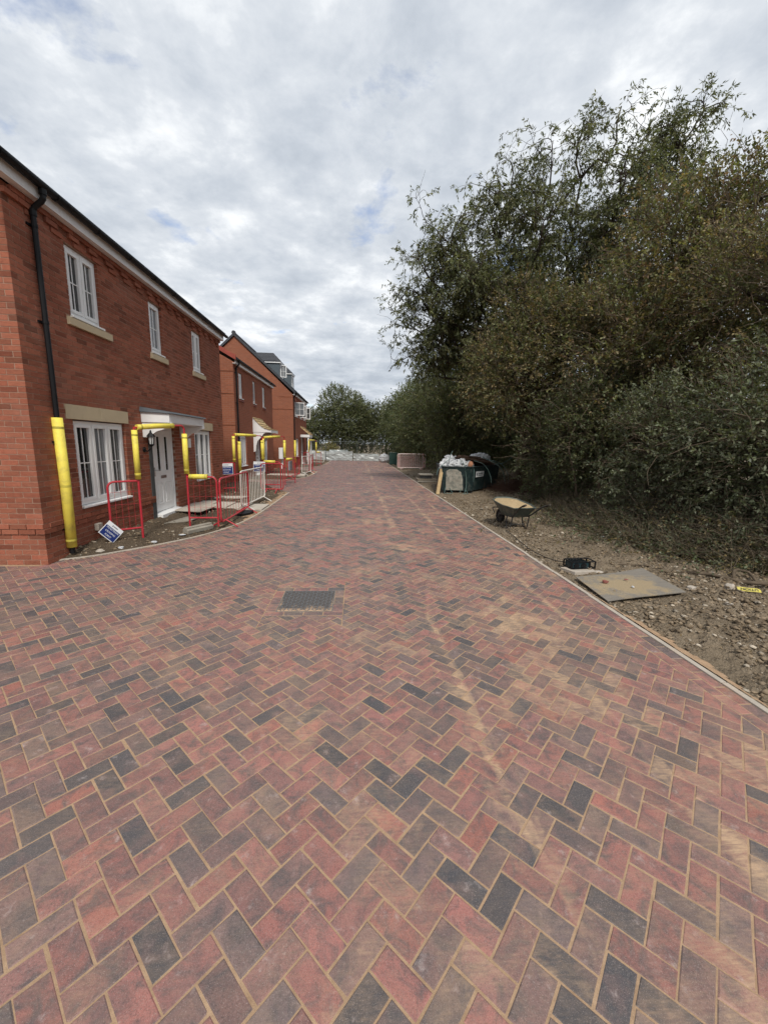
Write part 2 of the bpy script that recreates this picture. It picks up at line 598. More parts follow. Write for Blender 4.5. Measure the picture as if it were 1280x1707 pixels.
plain('black_plastic', (0.007, 0.007, 0.008), 0.5, 0.25, var=0.2)
plain('lead_grey', (0.10, 0.115, 0.13), 0.6, 0.4, var=0.15)
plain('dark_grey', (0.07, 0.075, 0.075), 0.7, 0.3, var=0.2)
plain('roof_tile', (0.055, 0.058, 0.065), 0.8, 0.3, var=0.25, bump=0.3)
plain('red_tile', (0.30, 0.075, 0.055), 0.85, 0.2, var=0.2, bump=0.3)
plain('clad_grey', (0.085, 0.105, 0.12), 0.75, 0.3, var=0.08)
plain('yellow_foam', (0.80, 0.67, 0.10), 0.6, 0.35, var=0.06, bump=0.3, bscale=45, dirt=(0.36, 0.29, 0.10), dirt_amt=0.6, dscale=7)
plain('red_paint', (0.42, 0.022, 0.035), 0.42, 0.5, var=0.12, dirt=(0.25, 0.1, 0.08), dirt_amt=0.4, dscale=14)
plain('white_galv', (0.66, 0.63, 0.58), 0.5, 0.5, var=0.1, dirt=(0.4, 0.30, 0.24), dirt_amt=0.5, dscale=12)
plain('sign_blue', (0.012, 0.03, 0.155), 0.35, 0.5, var=0.03)
plain('sign_white', (0.75, 0.77, 0.78), 0.35, 0.5, var=0.03, dirt=(0.45, 0.42, 0.38), dirt_amt=0.25)
plain('print_grey', (0.13, 0.14, 0.16), 0.5, 0.4, var=0.05)
plain('sign_grey', (0.22, 0.23, 0.25), 0.5, 0.4, var=0.1)
plain('chrome', (0.55, 0.55, 0.56), 0.25, 0.5, metal=0.9, var=0.05)
plain('bronze_plate', (0.22, 0.17, 0.15), 0.4, 0.5, metal=0.5, var=0.1)
plain('lamp_glass', (0.55, 0.56, 0.55), 0.12, 0.6, var=0.05)
plain('galv_fence', (0.10, 0.115, 0.10), 0.6, 0.4, var=0.15)
plain('timber', (0.50, 0.37, 0.20), 0.8, 0.25, var=0.18, scale=14, bump=0.3, dirt=(0.3, 0.2, 0.11), dirt_amt=0.4)
plain('old_timber', (0.20, 0.17, 0.13), 0.9, 0.2, var=0.25, scale=14, bump=0.5)
plain('skip_green', (0.010, 0.024, 0.025), 0.6, 0.35, var=0.25, scale=5, bump=0.1, dirt=(0.10, 0.105, 0.09), dirt_amt=0.6, dscale=5)
plain('skip_stain', (0.30, 0.28, 0.235), 0.8, 0.25, var=0.3, scale=9, bump=0.4, dirt=(0.05, 0.09, 0.085), dirt_amt=0.7, dscale=7)
plain('bag_white', (0.50, 0.51, 0.52), 0.5, 0.4, var=0.2, scale=7, dirt=(0.25, 0.22, 0.19), dirt_amt=0.5, dscale=4)
plain('wrap', (0.36, 0.385, 0.38), 0.3, 0.5, var=0.25, scale=2.2, dirt=(0.30, 0.33, 0.32), dirt_amt=0.7, dscale=4)
plain('tarp_brown', (0.075, 0.045, 0.03), 0.8, 0.3, var=0.3, scale=8, bump=0.4)
plain('orange_clay', (0.45, 0.21, 0.12), 0.8, 0.3, var=0.15)
plain('strap_green', (0.10, 0.16, 0.145), 0.45, 0.5, var=0.15)
plain('rusty_brown', (0.09, 0.05, 0.035), 0.9, 0.2, var=0.3, bump=0.4)
plain('barrow_steel', (0.075, 0.095, 0.085), 0.55, 0.5, metal=0.3, var=0.3, scale=7, dirt=(0.24, 0.21, 0.16), dirt_amt=0.8, dscale=6)
plain('dark_steel', (0.035, 0.037, 0.038), 0.55, 0.5, metal=0.3, var=0.3, dirt=(0.17, 0.13, 0.1), dirt_amt=0.5, dscale=10)
plain('rubber', (0.018, 0.017, 0.016), 0.8, 0.3, var=0.3, dirt=(0.15, 0.12, 0.09), dirt_amt=0.7, dscale=12)
plain('tool_teal', (0.008, 0.028, 0.036), 0.45, 0.5, var=0.15, dirt=(0.12, 0.11, 0.10), dirt_amt=0.3, dscale=14)
def make_ply():
    s = NT('plywood')
    p = s.pos()
    c = s.mix(s.noise(s.mapping(p, (3, 22, 3), (0, 0, 0.15)), 1.0, 6, 0.65), (0.14, 0.125, 0.107), (0.27, 0.245, 0.21))
    va = s.n('ShaderNodeVectorMath', operation='SUBTRACT')
    s.put(va.inputs[0], p)
    va.inputs[1].default_value = (3.58, 4.78, 0.05)
    ln = s.n('ShaderNodeVectorMath', operation='LENGTH')
    s.put(ln.inputs[0], s.mapping(va.outputs[0], (1.6, 2.1, 0.0)))
    f = s.math('ADD', s.math('SUBTRACT', 0.95, ln.outputs['Value']), s.math('MULTIPLY', s.math('SUBTRACT', s.noise(p, 5.0, 8, 0.72), 0.5), 2.6))
    f = s.math('MULTIPLY', s.ramp(f, [(0.0, 0.0), (0.45, 1.0)]), s.ramp(s.noise(p, 90.0, 3, 0.7), [(0.25, 0.55), (0.6, 1.0)]))
    sand = s.mix(s.noise(p, 150.0, 3, 0.6), (0.25, 0.185, 0.11), (0.42, 0.33, 0.205))
    s.base(s.mix(f, c, sand))
    s.rough(0.92)
    s.spec(0.15)
    s.bump(s.math('ADD', s.noise(p, 120.0, 4, 0.7), s.math('MULTIPLY', f, 1.0)), 0.6, 0.006)
    M['plywood'] = s.mat
make_ply()
plain('tape_yellow', (0.50, 0.43, 0.07), 0.5, 0.4, var=0.12, dirt=(0.24, 0.2, 0.1), dirt_amt=0.6, dscale=20)
plain('tape_black', (0.015, 0.015, 0.015), 0.5, 0.4, var=0.1)
plain('clay_brick', (0.22, 0.085, 0.07), 0.85, 0.2, var=0.2, bump=0.5)
plain('cover_iron', (0.12, 0.124, 0.13), 0.5, 0.5, metal=0.2, var=0.3, scale=20, dirt=(0.2, 0.17, 0.14), dirt_amt=0.3, dscale=7)
def make_cover_plate():
    s = NT('cover_plate')
    sx = s.n('ShaderNodeSeparateXYZ')
    s.put(sx.inputs[0], s.pos())
    X, Y = sx.outputs[0], sx.outputs[1]
    d1 = s.math('SUBTRACT', Y, 4.11)
    d2 = s.math('MULTIPLY', s.math('SUBTRACT', -0.262, X), 1.5)
    d3 = s.math('MULTIPLY', s.math('ADD', X, 0.855), 2.0)
    d = s.math('MINIMUM', s.math('MULTIPLY', d1, 0.8), s.math('MINIMUM', s.math('ADD', d2, s.math('MULTIPLY', d1, 0.25)), s.math('ADD', d3, s.math('MULTIPLY', d1, 0.3))))
    f = s.ramp(s.math('ADD', s.math('SUBTRACT', 0.10, d), s.math('MULTIPLY', s.math('SUBTRACT', s.noise(s.pos(), 11.0, 6, 0.7), 0.5), 0.45)), [(0.0, 0.06), (0.12, 0.95)])
    s.base(s.mix(f, (0.06, 0.06, 0.062), SAND))
    s.rough(0.75)
    s.spec(0.3)
    M['cover_plate'] = s.mat
make_cover_plate()
plain('cable_black', (0.012, 0.012, 0.012), 0.5, 0.4, var=0.2)
plain('box_green', (0.02, 0.055, 0.045), 0.6, 0.4, var=0.2)
plain('curtain', (0.16, 0.155, 0.15), 0.9, 0.1, var=0.2, scale=3)
def make_glass(key, tint):
    s = NT(key)
    s.base(tint)
    s.rough(0.015)
    s.b.inputs['IOR'].default_value = 1.6
    s.spec(0.8)
    s.bump(s.noise(s.pos(), 1.4, 2), 0.03, 0.02)
    M[key] = s.mat
make_glass('glass_dark', (0.014, 0.015, 0.016))
make_glass('glass_grey', (0.085, 0.087, 0.086))
make_glass('glass_pale', (0.19, 0.2, 0.21))

def make_leaf(key, rough=0.5, trans=0.35, hue=1.0):
    s = NT(key)
    at = s.attr('Col')
    c = at.outputs['Color']
    s.base(c)
    s.rough(rough)
    s.spec(0.35)
    out = [n for n in s.t.nodes if n.type == 'OUTPUT_MATERIAL'][0]
    tr = s.n('ShaderNodeBsdfTranslucent')
    s.put(tr.inputs['Color'], s.mix(1.0, c, (1.2, 1.25, 0.6), 'MULTIPLY'))
    mx = s.n('ShaderNodeMixShader')
    mx.inputs[0].default_value = trans
    s.t.links.new(s.b.outputs[0], mx.inputs[1])
    s.t.links.new(tr.outputs[0], mx.inputs[2])
    s.t.links.new(mx.outputs[0], out.inputs['Surface'])
    M[key] = s.mat
make_leaf('leaf')
plain('bark', (0.115, 0.088, 0.062), 0.95, 0.15, var=0.4, scale=9, bump=0.7, bscale=50)
plain('bark_dark', (0.055, 0.043, 0.033), 0.95, 0.15, var=0.35, scale=9, bump=0.6, bscale=50)
plain('twig', (0.125, 0.100, 0.070), 0.9, 0.15, var=0.35, scale=9)

# ------------------------------------------------------------------ setting: ground, paving, kerbs, soil
EDGE_R = 2.90                     # kerb line on the right
WX = -4.42                        # front wall plane of the nearest house
WY = 5.78                         # its side wall plane
GARDENS = [
    [(-4.50, 5.97), (-4.10, 6.20), (-3.80, 6.52), (-3.32, 7.08), (-2.88, 7.80), (-2.60, 8.75), (-2.48, 9.8), (-2.46, 11.5), (-2.46, 14.45), (-3.3, 15.7), (-4.3, 17.4), (-5.3, 17.5), (-5.3, 13.0), (-4.5, 13.0)],
    [(-5.2, 19.2), (-3.6, 19.35), (-2.95, 20.3), (-2.62, 21.6), (-2.52, 23.2), (-2.50, 25.4), (-3.6, 26.7), (-5.2, 27.4)],
    [(-4.5, 29.4), (-3.6, 29.8), (-3.0, 31.2), (-2.75, 33.5), (-2.70, 38.0), (-2.70, 41.6), (-4.5, 42.0)],
]
KERB_UPTO = [9, 7, 6]             # how many points of each outline carry a kerb
def inside(poly, x, y):
    r = False
    j = len(poly) - 1
    for i in range(len(poly)):
        xi, yi = poly[i]
        xj, yj = poly[j]
        if (yi > y) != (yj > y) and x < (xj - xi) * (y - yi) / (yj - yi) + xi:
            r = not r
        j = i
    return r
def seg_d(px, py, a, b):
    ax, ay = a
    bx, by = b
    dx, dy = bx - ax, by - ay
    t = max(0, min(1, ((px - ax) * dx + (py - ay) * dy) / (dx * dx + dy * dy + 1e-12)))
    return math.hypot(px - ax - t * dx, py - ay - t * dy)
def clip(poly, nx, ny, d):
    """keep the side nx*x+ny*y <= d"""
    out = []
    for i in range(len(poly)):
        a, b = poly[i], poly[(i + 1) % len(poly)]
        da, db = nx * a[0] + ny * a[1] - d, nx * b[0] + ny * b[1] - d
        if da <= 0:
            out.append(a)
        if (da < 0 < db) or (db < 0 < da):
            t = da / (da - db)
            out.append((a[0] + t * (b[0] - a[0]), a[1] + t * (b[1] - a[1])))
    return out
def area(poly):
    return 0.5 * sum(poly[i][0] * poly[(i + 1) % len(poly)][1] - poly[(i + 1) % len(poly)][0] * poly[i][1] for i in range(len(poly)))
def shrink(poly, g):
    """inset a convex counter-clockwise polygon by g"""
    n = len(poly)
    out = []
    for i in range(n):
        a, b, c = Vector(poly[i - 1]), Vector(poly[i]), Vector(poly[(i + 1) % n])
        e1, e2 = (b - a), (c - b)
        if e1.length < 1e-6 or e2.length < 1e-6:
            continue
        e1.normalize()
        e2.normalize()
        n1, n2 = Vector((-e1.y, e1.x)), Vector((-e2.y, e2.x))
        k = 1 + n1.dot(n2)
        if k < 0.15:
            continue
        q = b + (n1 + n2) * (g / k)
        out.append((q.x, q.y))
    return out

ground_mb = MB()
ground_mb.face([(-600, -300, -0.25), (600, -300, -0.25), (600, 900, -0.25), (-600, 900, -0.25)])
g = ground_mb.build('ground', 'soil')
g['kind'] = 'structure'
g['label'] = 'brown earth stretching away under the building site'

bed = MB()
bed.face([(-8.5, -1.5, -0.0019), (EDGE_R - 0.002, -1.5, -0.0019), (EDGE_R - 0.002, 43.5, -0.0019), (-8.5, 43.5, -0.0019)])
paving = bed.build('block_paving', 'joint_sand')
paving['kind'] = 'structure'
paving['label'] = 'herringbone block paved road with sandy joints'

PAL = [((0.300, 0.120, 0.102), 6), ((0.265, 0.114, 0.100), 6), ((0.230, 0.112, 0.100), 5), ((0.180, 0.106, 0.096), 4.5), ((0.140, 0.100, 0.096), 3.6), ((0.074, 0.068, 0.072), 3.4), ((0.054, 0.055, 0.063), 2.8), ((0.31, 0.115, 0.090), 1.8), ((0.165, 0.115, 0.095), 2)]
PW = [w_ for c_, w_ in PAL]
def paver_col(rr):
    c = rr.choices(PAL, PW)[0][0]
    k = rr.uniform(0.84, 1.2)
    return (c[0] * k, c[1] * k, c[2] * k, rr.random())
def paver_geo(mb, poly, rr, bevel, joint=0.0022):
    if area(poly) < 0:
        poly = poly[::-1]
    p0 = shrink(poly, joint * rr.uniform(0.55, 1.5))
    p0 = [(q[0] + rr.gauss(0, 0.0009), q[1] + rr.gauss(0, 0.0009)) for q in p0]
    if len(p0) < 3 or area(p0) < 0.0004:
        return False
    col = paver_col(rr)
    if bevel and len(p0) == 4 and rr.random() < 0.22:        # a chipped corner
        i_ = rr.randrange(4)
        a_, b_, c_ = Vector(p0[i_ - 1]), Vector(p0[i_]), Vector(p0[(i_ + 1) % 4])
        d1_, d2_ = rr.uniform(0.004, 0.013), rr.uniform(0.004, 0.013)
        p0 = p0[:i_] + [tuple(b_ + (a_ - b_).normalized() * d1_), tuple(b_ + (c_ - b_).normalized() * d2_)] + p0[i_ + 1:]
    cx_ = sum(q[0] for q in p0) / len(p0)
    cy_ = sum(q[1] for q in p0) / len(p0)
    z0 = max(-0.0005, min(0.0018, rr.gauss(0.0003, 0.0008)))
    tx, ty = max(-.012, min(.012, rr.gauss(0, 0.006))), max(-.012, min(.012, rr.gauss(0, 0.006)))
    Z = lambda q: z0 + (q[0] - cx_) * tx + (q[1] - cy_) * ty
    n = len(p0)
    if bevel:
        p1 = shrink(p0, rr.uniform(0.003, 0.0065))
        if len(p1) != n or area(p1) < 0.0002:
            bevel = False
    if bevel:
        pts = [(q[0], q[1], Z(q)) for q in p1] + [(q[0], q[1], Z(q) - 0.0035) for q in p0] + [(q[0], q[1], -0.03) for q in p0]
        fs = [tuple(range(n))]
        fs += [(n + i, n + (i + 1) % n, (i + 1) % n, i) for i in range(n)]
        fs += [(2 * n + i, 2 * n + (i + 1) % n, n + (i + 1) % n, n + i) for i in range(n)]
    else:
        pts = [(q[0], q[1], Z(q)) for q in p0] + [(q[0], q[1], -0.02) for q in p0]
        fs = [tuple(range(n))] + [(n + i, n + (i + 1) % n, (i + 1) % n, i) for i in range(n)]
    mb.faces(pts, fs, col)
    return True

MH = (-0.855, -0.262, 4.11, 4.70)          # manhole cover opening x0 x1 y0 y1
MF = (MH[0] - 0.125, MH[1] + 0.125, MH[2] - 0.115, MH[3] + 0.125)
PS = 0.1035
PA = R(45.5)
PU, PV = Vector((math.cos(PA), math.sin(PA))), Vector((-math.sin(PA), math.cos(PA)))
PO = Vector((0.3122, 1.1265)) - PU * PS - PV * (PS / 2)
STRETCH_W = 0.103
X_FIELD = EDGE_R - 2 * STRETCH_W
ring_edges = []
for gd, ku in zip(GARDENS, KERB_UPTO):
    ring_edges.append([(gd[i], gd[i + 1]) for i in range(len(gd) - 1)])
def allowed(poly):
    """clip a paver against kerbs, house and manhole; returns list of polygons"""
    cx_ = sum(q[0] for q in poly) / len(poly)
    cy_ = sum(q[1] for q in poly) / len(poly)
    poly = clip(poly, 1, 0, X_FIELD)
    if len(poly) < 3:
        return []
    if cx_ < -2.2:
        if cy_ > WY - 0.16:
            if cx_ < WX - 0.05 and cy_ < 13.8:
                poly = clip(poly, 0, 1, WY - 0.055)
            if len(poly) < 3 or cx_ < -6.2:
                return []
        for gd, eds in zip(GARDENS, ring_edges):
            if cy_ < gd[0][1] - 1 or cy_ > gd[-1][1] + 6:
                continue
            ins = [inside(gd, *q) for q in poly]
            if not any(ins) and not inside(gd, cx_, cy_):
                e = min(eds, key=lambda e_: seg_d(cx_, cy_, *e_))
                if seg_d(cx_, cy_, *e) > 0.17:
                    continue
            elif all(ins) and min(seg_d(cx_, cy_, *e_) for e_ in eds) > 0.12:
                return []
            e = min(eds, key=lambda e_: seg_d(cx_, cy_, *e_))
            (ax, ay), (bx_, by_) = e
            L_ = math.hypot(bx_ - ax, by_ - ay)
            nx, ny = (by_ - ay) / L_, -(bx_ - ax) / L_        # outward for counter-clockwise outline
            # keep the outside, leaving 25 mm for the kerb
            poly = clip(poly, -nx, -ny, -(nx * ax + ny * ay) - 0.028)
            if len(poly) < 3:
                return []
    if MF[0] - 0.2 < cx_ < MF[1] + 0.2 and MF[2] - 0.2 < cy_ < MF[3] + 0.2:
        a = clip(poly, 1, 0, MF[0])
        b = clip(poly, -1, 0, -MF[1])
        mid = clip(clip(poly, -1, 0, -MF[0]), 1, 0, MF[1]) if len(poly) >= 3 else []
        c = clip(mid, 0, 1, MF[2]) if len(mid) >= 3 else []
        d = clip(mid, 0, -1, -MF[3]) if len(mid) >= 3 else []
        return [q for q in (a, b, c, d) if len(q) >= 3 and abs(area(q)) > 0.0006]
    return [poly] if len(poly) >= 3 and abs(area(poly)) > 0.0006 else []

rr = random.Random(5)
pieces = []
NI = 560
for y_ in range(-NI, NI):
    for k in range(-NI // 4 - 2, NI // 4 + 2):
        for typ in (0, 3):
            x_ = y_ + typ + 4 * k
            if typ == 0:
                c0 = PO + PU * (PS * (x_ + 1)) + PV * (PS * (y_ + 0.5))
            else:
                c0 = PO + PU * (PS * (x_ + 0.5)) + PV * (PS * (y_ + 1))
            if not (-0.9 < c0.y < 42.9 and c0.x < EDGE_R):
                continue
            if c0.x < (-7.2 if c0.y < WY else -5.3):
                continue
            if typ == 0:
                cs = [(x_, y_), (x_ + 2, y_), (x_ + 2, y_ + 1), (x_, y_ + 1)]
            else:
                cs = [(x_, y_), (x_ + 1, y_), (x_ + 1, y_ + 2), (x_, y_ + 2)]
            poly = [tuple(PO + PU * (PS * a) + PV * (PS * b)) for a, b in cs]
            for pl in allowed(poly):
                pieces.append(pl)
# two stretcher rows beside the right-hand kerb
for row in range(2):
    y_ = -0.9 + row * 0.104
    while y_ < 42.9:
        x0 = EDGE_R - (row + 1) * STRETCH_W
        L_ = 0.207
        pieces.append([(x0, y_), (x0 + STRETCH_W, y_), (x0 + STRETCH_W, y_ + L_), (x0, y_ + L_)])
        y_ += L_
# blocks framing the manhole cover
def frame_run(x0, x1, y0, y1, along):
    n = max(1, round(((x1 - x0) if along == 'x' else (y1 - y0)) / 0.2))
    for i in range(n):
        if along == 'x':
            a, b = x0 + (x1 - x0) * i / n, x0 + (x1 - x0) * (i + 1) / n
            pieces.append([(a, y0), (b, y0), (b, y1), (a, y1)])
        else:
            a, b = y0 + (y1 - y0) * i / n, y0 + (y1 - y0) * (i + 1) / n
            pieces.append([(x0, a), (x1, a), (x1, b), (x0, b)])
frame_run(MF[0], MF[1], MF[2], MH[2] - 0.012, 'x')
frame_run(MF[0], MF[1], MH[3] + 0.012, MF[3], 'x')
frame_run(MF[0], MH[0] - 0.012, MH[2] - 0.012, MH[3] + 0.012, 'y')
frame_run(MH[1] + 0.012, MF[1], MH[2] - 0.012, MH[3] + 0.012, 'y')

def to_cam(q):
    v = Vector(q) - Vector((0, 0, CAM_H))
    w = v.dot(fwd)
    if w < 0.05:
        return None
    return (640 + F_PX * v.dot(rt) / w, 853.5 - F_PX * v.dot(up) / w, w)
def shown(poly):
    """pixel area in the photograph, 0 when the centre is out of frame"""
    c = to_cam((sum(q[0] for q in poly) / len(poly), sum(q[1] for q in poly) / len(poly), 0))
    if c is None or not (-10 < c[0] < 1290 and 0 < c[1] < 1720):
        return 0
    pr = [to_cam((q[0], q[1], 0)) for q in poly]
    if any(q is None for q in pr):
        return 0
    return abs(area([(q[0], q[1]) for q in pr]))
pieces.sort(key=shown, reverse=True)
rest = MB()
n_single = 0
for i, pl in enumerate(pieces):
    near = sum(q[1] for q in pl) / len(pl) < 16
    if n_single < 300:
        mb = MB()
        if paver_geo(mb, pl, rr, True):
            mb.build('paver', 'paver', paving)
            n_single += 1
    else:
        paver_geo(rest, pl, rr, near)
pf = rest.build('paver_field', 'paver', paving, kind='stuff')
pf['label'] = 'herringbone paving blocks running on into the distance'

# kerbs
def ribbon(mb, pts, w0, w1, z0, z1, col=None):
    """a strip along a polyline; offsets w0..w1 to the left of travel"""
    P = [Vector(q) for q in pts]
    L_, R_ = [], []
    for i, q in enumerate(P):
        t = (P[min(i + 1, len(P) - 1)] - P[max(i - 1, 0)]).normalized()
        n_ = Vector((-t.y, t.x))
        if 0 < i < len(P) - 1:
            a = (P[i] - P[i - 1]).normalized()
            n_ = n_ / max(0.5, n_.dot(Vector((-a.y, a.x))))
        L_.append(q + n_ * w0)
        R_.append(q + n_ * w1)
    for i in range(len(P) - 1):
        mb.hexa([(*L_[i], z0), (*L_[i + 1], z0), (*R_[i + 1], z0), (*R_[i], z0)], [(*L_[i], z1), (*L_[i + 1], z1), (*R_[i + 1], z1), (*R_[i], z1)], col)
def smooth_poly(pts, it=2):
    for _ in range(it):
        o = [pts[0]]
        for a, b in zip(pts[:-1], pts[1:]):
            o += [(a[0] * .75 + b[0] * .25, a[1] * .75 + b[1] * .25), (a[0] * .25 + b[0] * .75, a[1] * .25 + b[1] * .75)]
        o.append(pts[-1])
        pts = o
    return pts
kr = thing('kerb', (EDGE_R, 0, 0))
kr['kind'] = 'structure'
kr['label'] = 'pale concrete edging along the right side of the road'
y_ = -1.0
while y_ < 43:
    mb = MB()
    j = random.uniform(-0.003, 0.003)
    mb.bx(EDGE_R + j, EDGE_R + 0.05 + j, y_ + 0.003, y_ + 0.912, -0.2, 0.012 + random.uniform(-0.003, 0.004))
    mb.build('edging_stone', 'concrete', kr, bevel=0.004)
    y_ += 0.915
for gi, (gd, ku, lab) in enumerate(zip(GARDENS, KERB_UPTO, ('pale concrete edging curving round the garden of the nearest house', 'pale concrete edging round the garden of the middle house', 'pale concrete edging round the garden of the farthest house'))):
    mb = MB()
    pts = gd[:ku]
    body = smooth_poly(pts[:-1], 2) + [pts[-1]] if gi == 0 else pts
    ribbon(mb, body, 0.025, -0.025, -0.2, 0.014)
    o = mb.build('kerb', 'concrete')
    o['kind'] = 'structure'
    o['label'] = lab

# soil surfaces
def soil_sheet(name, mat, xs, ys, hfun, keep=None, label=None):
    X, Y = np.meshgrid(xs, ys, indexing='ij')
    Z = hfun(X, Y)
    V = np.stack([X, Y, Z], -1).reshape(-1, 3)
    nx, ny = len(xs), len(ys)
    I = np.arange(nx * ny).reshape(nx, ny)
    F = np.stack([I[:-1, :-1], I[1:, :-1], I[1:, 1:], I[:-1, 1:]], -1).reshape(-1, 4)
    if keep is not None:
        cx_ = V[F].mean(1)
        F = F[keep(cx_[:, 0], cx_[:, 1])]
    o = np_mesh(name, V, F, mat, smooth=True)
    o['kind'] = 'structure'
    if label:
        o['label'] = label
    return o
def verge_h(X, Y):
    d = np.clip(X - EDGE_R - 0.05, 0, 30)
    k = np.clip(d / 0.35, 0, 1)
    base = -0.035 + 0.06 * np.clip(d / 2.5, 0, 1) + 0.16 * np.clip((d - 2.2) / 4.0, 0, 1) ** 1.3
    clod = (fbm2(X * 3.1, Y * 3.1, 3, 3) - 0.5) * 0.11 + (np.abs(fbm2(X * 10, Y * 10, 3, 9) - 0.5)) * 0.16 + (fbm2(X * 25, Y * 25, 2, 21) - 0.5) * 0.065
    near_board = np.exp(-(((X - 3.7) / 0.9) ** 2 + ((Y - 4.85) / 0.7) ** 2))
    return base + clod * (0.25 + 0.75 * k) * (1 - 0.85 * near_board) - 0.01 + 0.012 * near_board
def axis(a, b, d0, g_):
    out = [a]
    d = d0
    while out[-1] < b:
        out.append(out[-1] + d)
        d = max(d0, d0 * (1 + (out[-1] - a) * g_))
    return np.array(out)
xs = axis(EDGE_R + 0.048, 22, 0.026, 0.30)
ys = np.concatenate([np.arange(-1.5, 0.8, 0.06), axis(0.8, 60, 0.024, 0.075)])
soil_sheet('soil_verge', 'soil', xs, ys, verge_h, label='rough stony earth verge between the road and the trees')
def kerb_dist(X, Y):
    d = np.full(np.shape(X), 9.0)
    for gd, ku in zip(GARDENS, KERB_UPTO):
        for (ax, ay), (bx_, by_) in zip(gd[:ku - 1], gd[1:ku]):
            dx, dy = bx_ - ax, by_ - ay
            t = np.clip(((X - ax) * dx + (Y - ay) * dy) / (dx * dx + dy * dy), 0, 1)
            d = np.minimum(d, np.hypot(X - ax - t * dx, Y - ay - t * dy))
    return d
def garden_h(X, Y):
    up_ = np.clip((-2.5 - X) / 1.9, 0, 1)
    kd = np.clip(kerb_dist(X, Y) / 0.45, 0, 1)
    return kd * garden_h0(X, Y, up_) - 0.002
def garden_h0(X, Y, up_):
    return -0.012 + 0.12 * up_ + (fbm2(X * 4, Y * 4, 3, 31) - 0.5) * 0.06 * np.clip(up_ * 5, 0.3, 1) + (fbm2(X * 17, Y * 17, 3, 41) - 0.5) * 0.05
def keep_g(gd):
    def k(cx_, cy_):
        return np.array([inside(gd, a, b) for a, b in zip(cx_, cy_)], bool) | ((kerb_dist(cx_, cy_) < 0.024) & (cy_ < gd[0][1] + 12))
    return k
for gd, st, lab in zip(GARDENS, (0.035, 0.09, 0.16), ('bare brown soil in front of the nearest house', 'bare soil in front of the middle house', 'bare soil in front of the farthest house')):
    gx = np.arange(min(q[0] for q in gd), max(q[0] for q in gd) + st, st)
    gy = np.arange(min(q[1] for q in gd), max(q[1] for q in gd) + st, st)
    soil_sheet('garden_soil', 'garden_soil', gx, gy, garden_h, keep_g(gd), lab)

# loose stones and clods scattered over the earth (one mass nobody could count)
def stones(name, P, S, cols, label):
    P, S = np.asarray(P), np.asarray(S)
    n = len(P)
    base = np.array([(1, 0, 0), (0, 1, 0), (-1, 0, 0), (0, -1, 0), (0, 0, 1), (0, 0, -1), (.6, .6, .55), (-.6, .55, .6), (-.55, -.6, .6), (.6, -.6, .55)], float)
    tris = np.array([(0, 1, 6), (1, 4, 6), (4, 0, 6), (1, 2, 7), (2, 4, 7), (4, 1, 7), (2, 3, 8), (3, 4, 8), (4, 2, 8), (3, 0, 9), (0, 4, 9), (4, 3, 9), (1, 0, 5), (2, 1, 5), (3, 2, 5), (0, 3, 5)])
    V = base[None] * RNG.uniform(0.5, 1.35, (n, 10, 1))
    V[:, :, 2] *= RNG.uniform(0.4, 0.75, (n, 1))
    V[:, :, 0] *= RNG.uniform(0.8, 1.5, (n, 1))
    a = RNG.uniform(0, 6.28, n)
    c_, s_ = np.cos(a)[:, None], np.sin(a)[:, None]
    x = V[:, :, 0] * c_ - V[:, :, 1] * s_
    y = V[:, :, 0] * s_ + V[:, :, 1] * c_
    V = np.stack([x, y, V[:, :, 2]], -1) * S[:, None, None] + P[:, None, :]
    F = (tris[None] + (np.arange(n) * 10)[:, None, None]).reshape(-1, 3)
    col = np.repeat(cols, len(tris), 0)
    o = np_mesh(name, V.reshape(-1, 3), F, 'stone_piece', col=col)
    o['kind'] = 'stuff'
    o['label'] = label
    o['category'] = 'stones'
    return o
def stone_cols(n, pale):
    t = RNG.uniform(0, 1, (n, 1))
    c = np.array([[0.13, 0.096, 0.062]]) * (1 - t) + np.array([[0.28, 0.215, 0.145]]) * t
    pk = RNG.uniform(0, 1, n) < pale
    c[pk] = np.array([0.42, 0.36, 0.28]) * RNG.uniform(0.6, 1.25, (pk.sum(), 1))
    return c
def scatter(n, x0, x1, y0, y1, hfun, smin, smax, pale, dens=None):
    x = RNG.uniform(x0, x1, n)
    u = RNG.uniform(0, 1, n)
    y = y0 + (y1 - y0) * u ** 1.7
    keep = fbm2(x * 1.3, y * 1.3, 3, 77) > RNG.uniform(0.25, 0.62, n)
    if dens is not None:
        keep &= dens(x, y)
    x, y = x[keep], y[keep]
    s = smin + (smax - smin) * RNG.uniform(0, 1, len(x)) ** 4
    z = hfun(x, y) + s * 0.12
    return np.stack([x, y, z], -1), s, stone_cols(len(x), pale)
P1, S1, C1 = scatter(60000, EDGE_R + 0.08, 7.0, 1.2, 13, verge_h, 0.005, 0.036, 0.14, lambda x, y: ~((np.abs(x - 3.7) < 0.62) & (np.abs(y - 4.87) < 0.5)))
P2, S2, C2 = scatter(6000, EDGE_R + 0.08, 7.5, 9, 36, verge_h, 0.012, 0.06, 0.2)
stones('gravel', np.vstack([P1, P2]), np.concatenate([S1, S2]), np.vstack([C1, C2]), 'loose stones and clods of earth strewn over the right-hand verge')
P3, S3, C3 = scatter(6500, -4.42, -2.4, 5.9, 15.5, garden_h, 0.006, 0.04, 0.16, lambda x, y: np.array([inside(GARDENS[0], a + 0.06, b) and inside(GARDENS[0], a, b) and inside(GARDENS[0], a + 0.04, b - 0.07) for a, b in zip(x, y)], bool))
stones('gravel', P3, S3, C3, 'small stones in the bare soil before the nearest house')

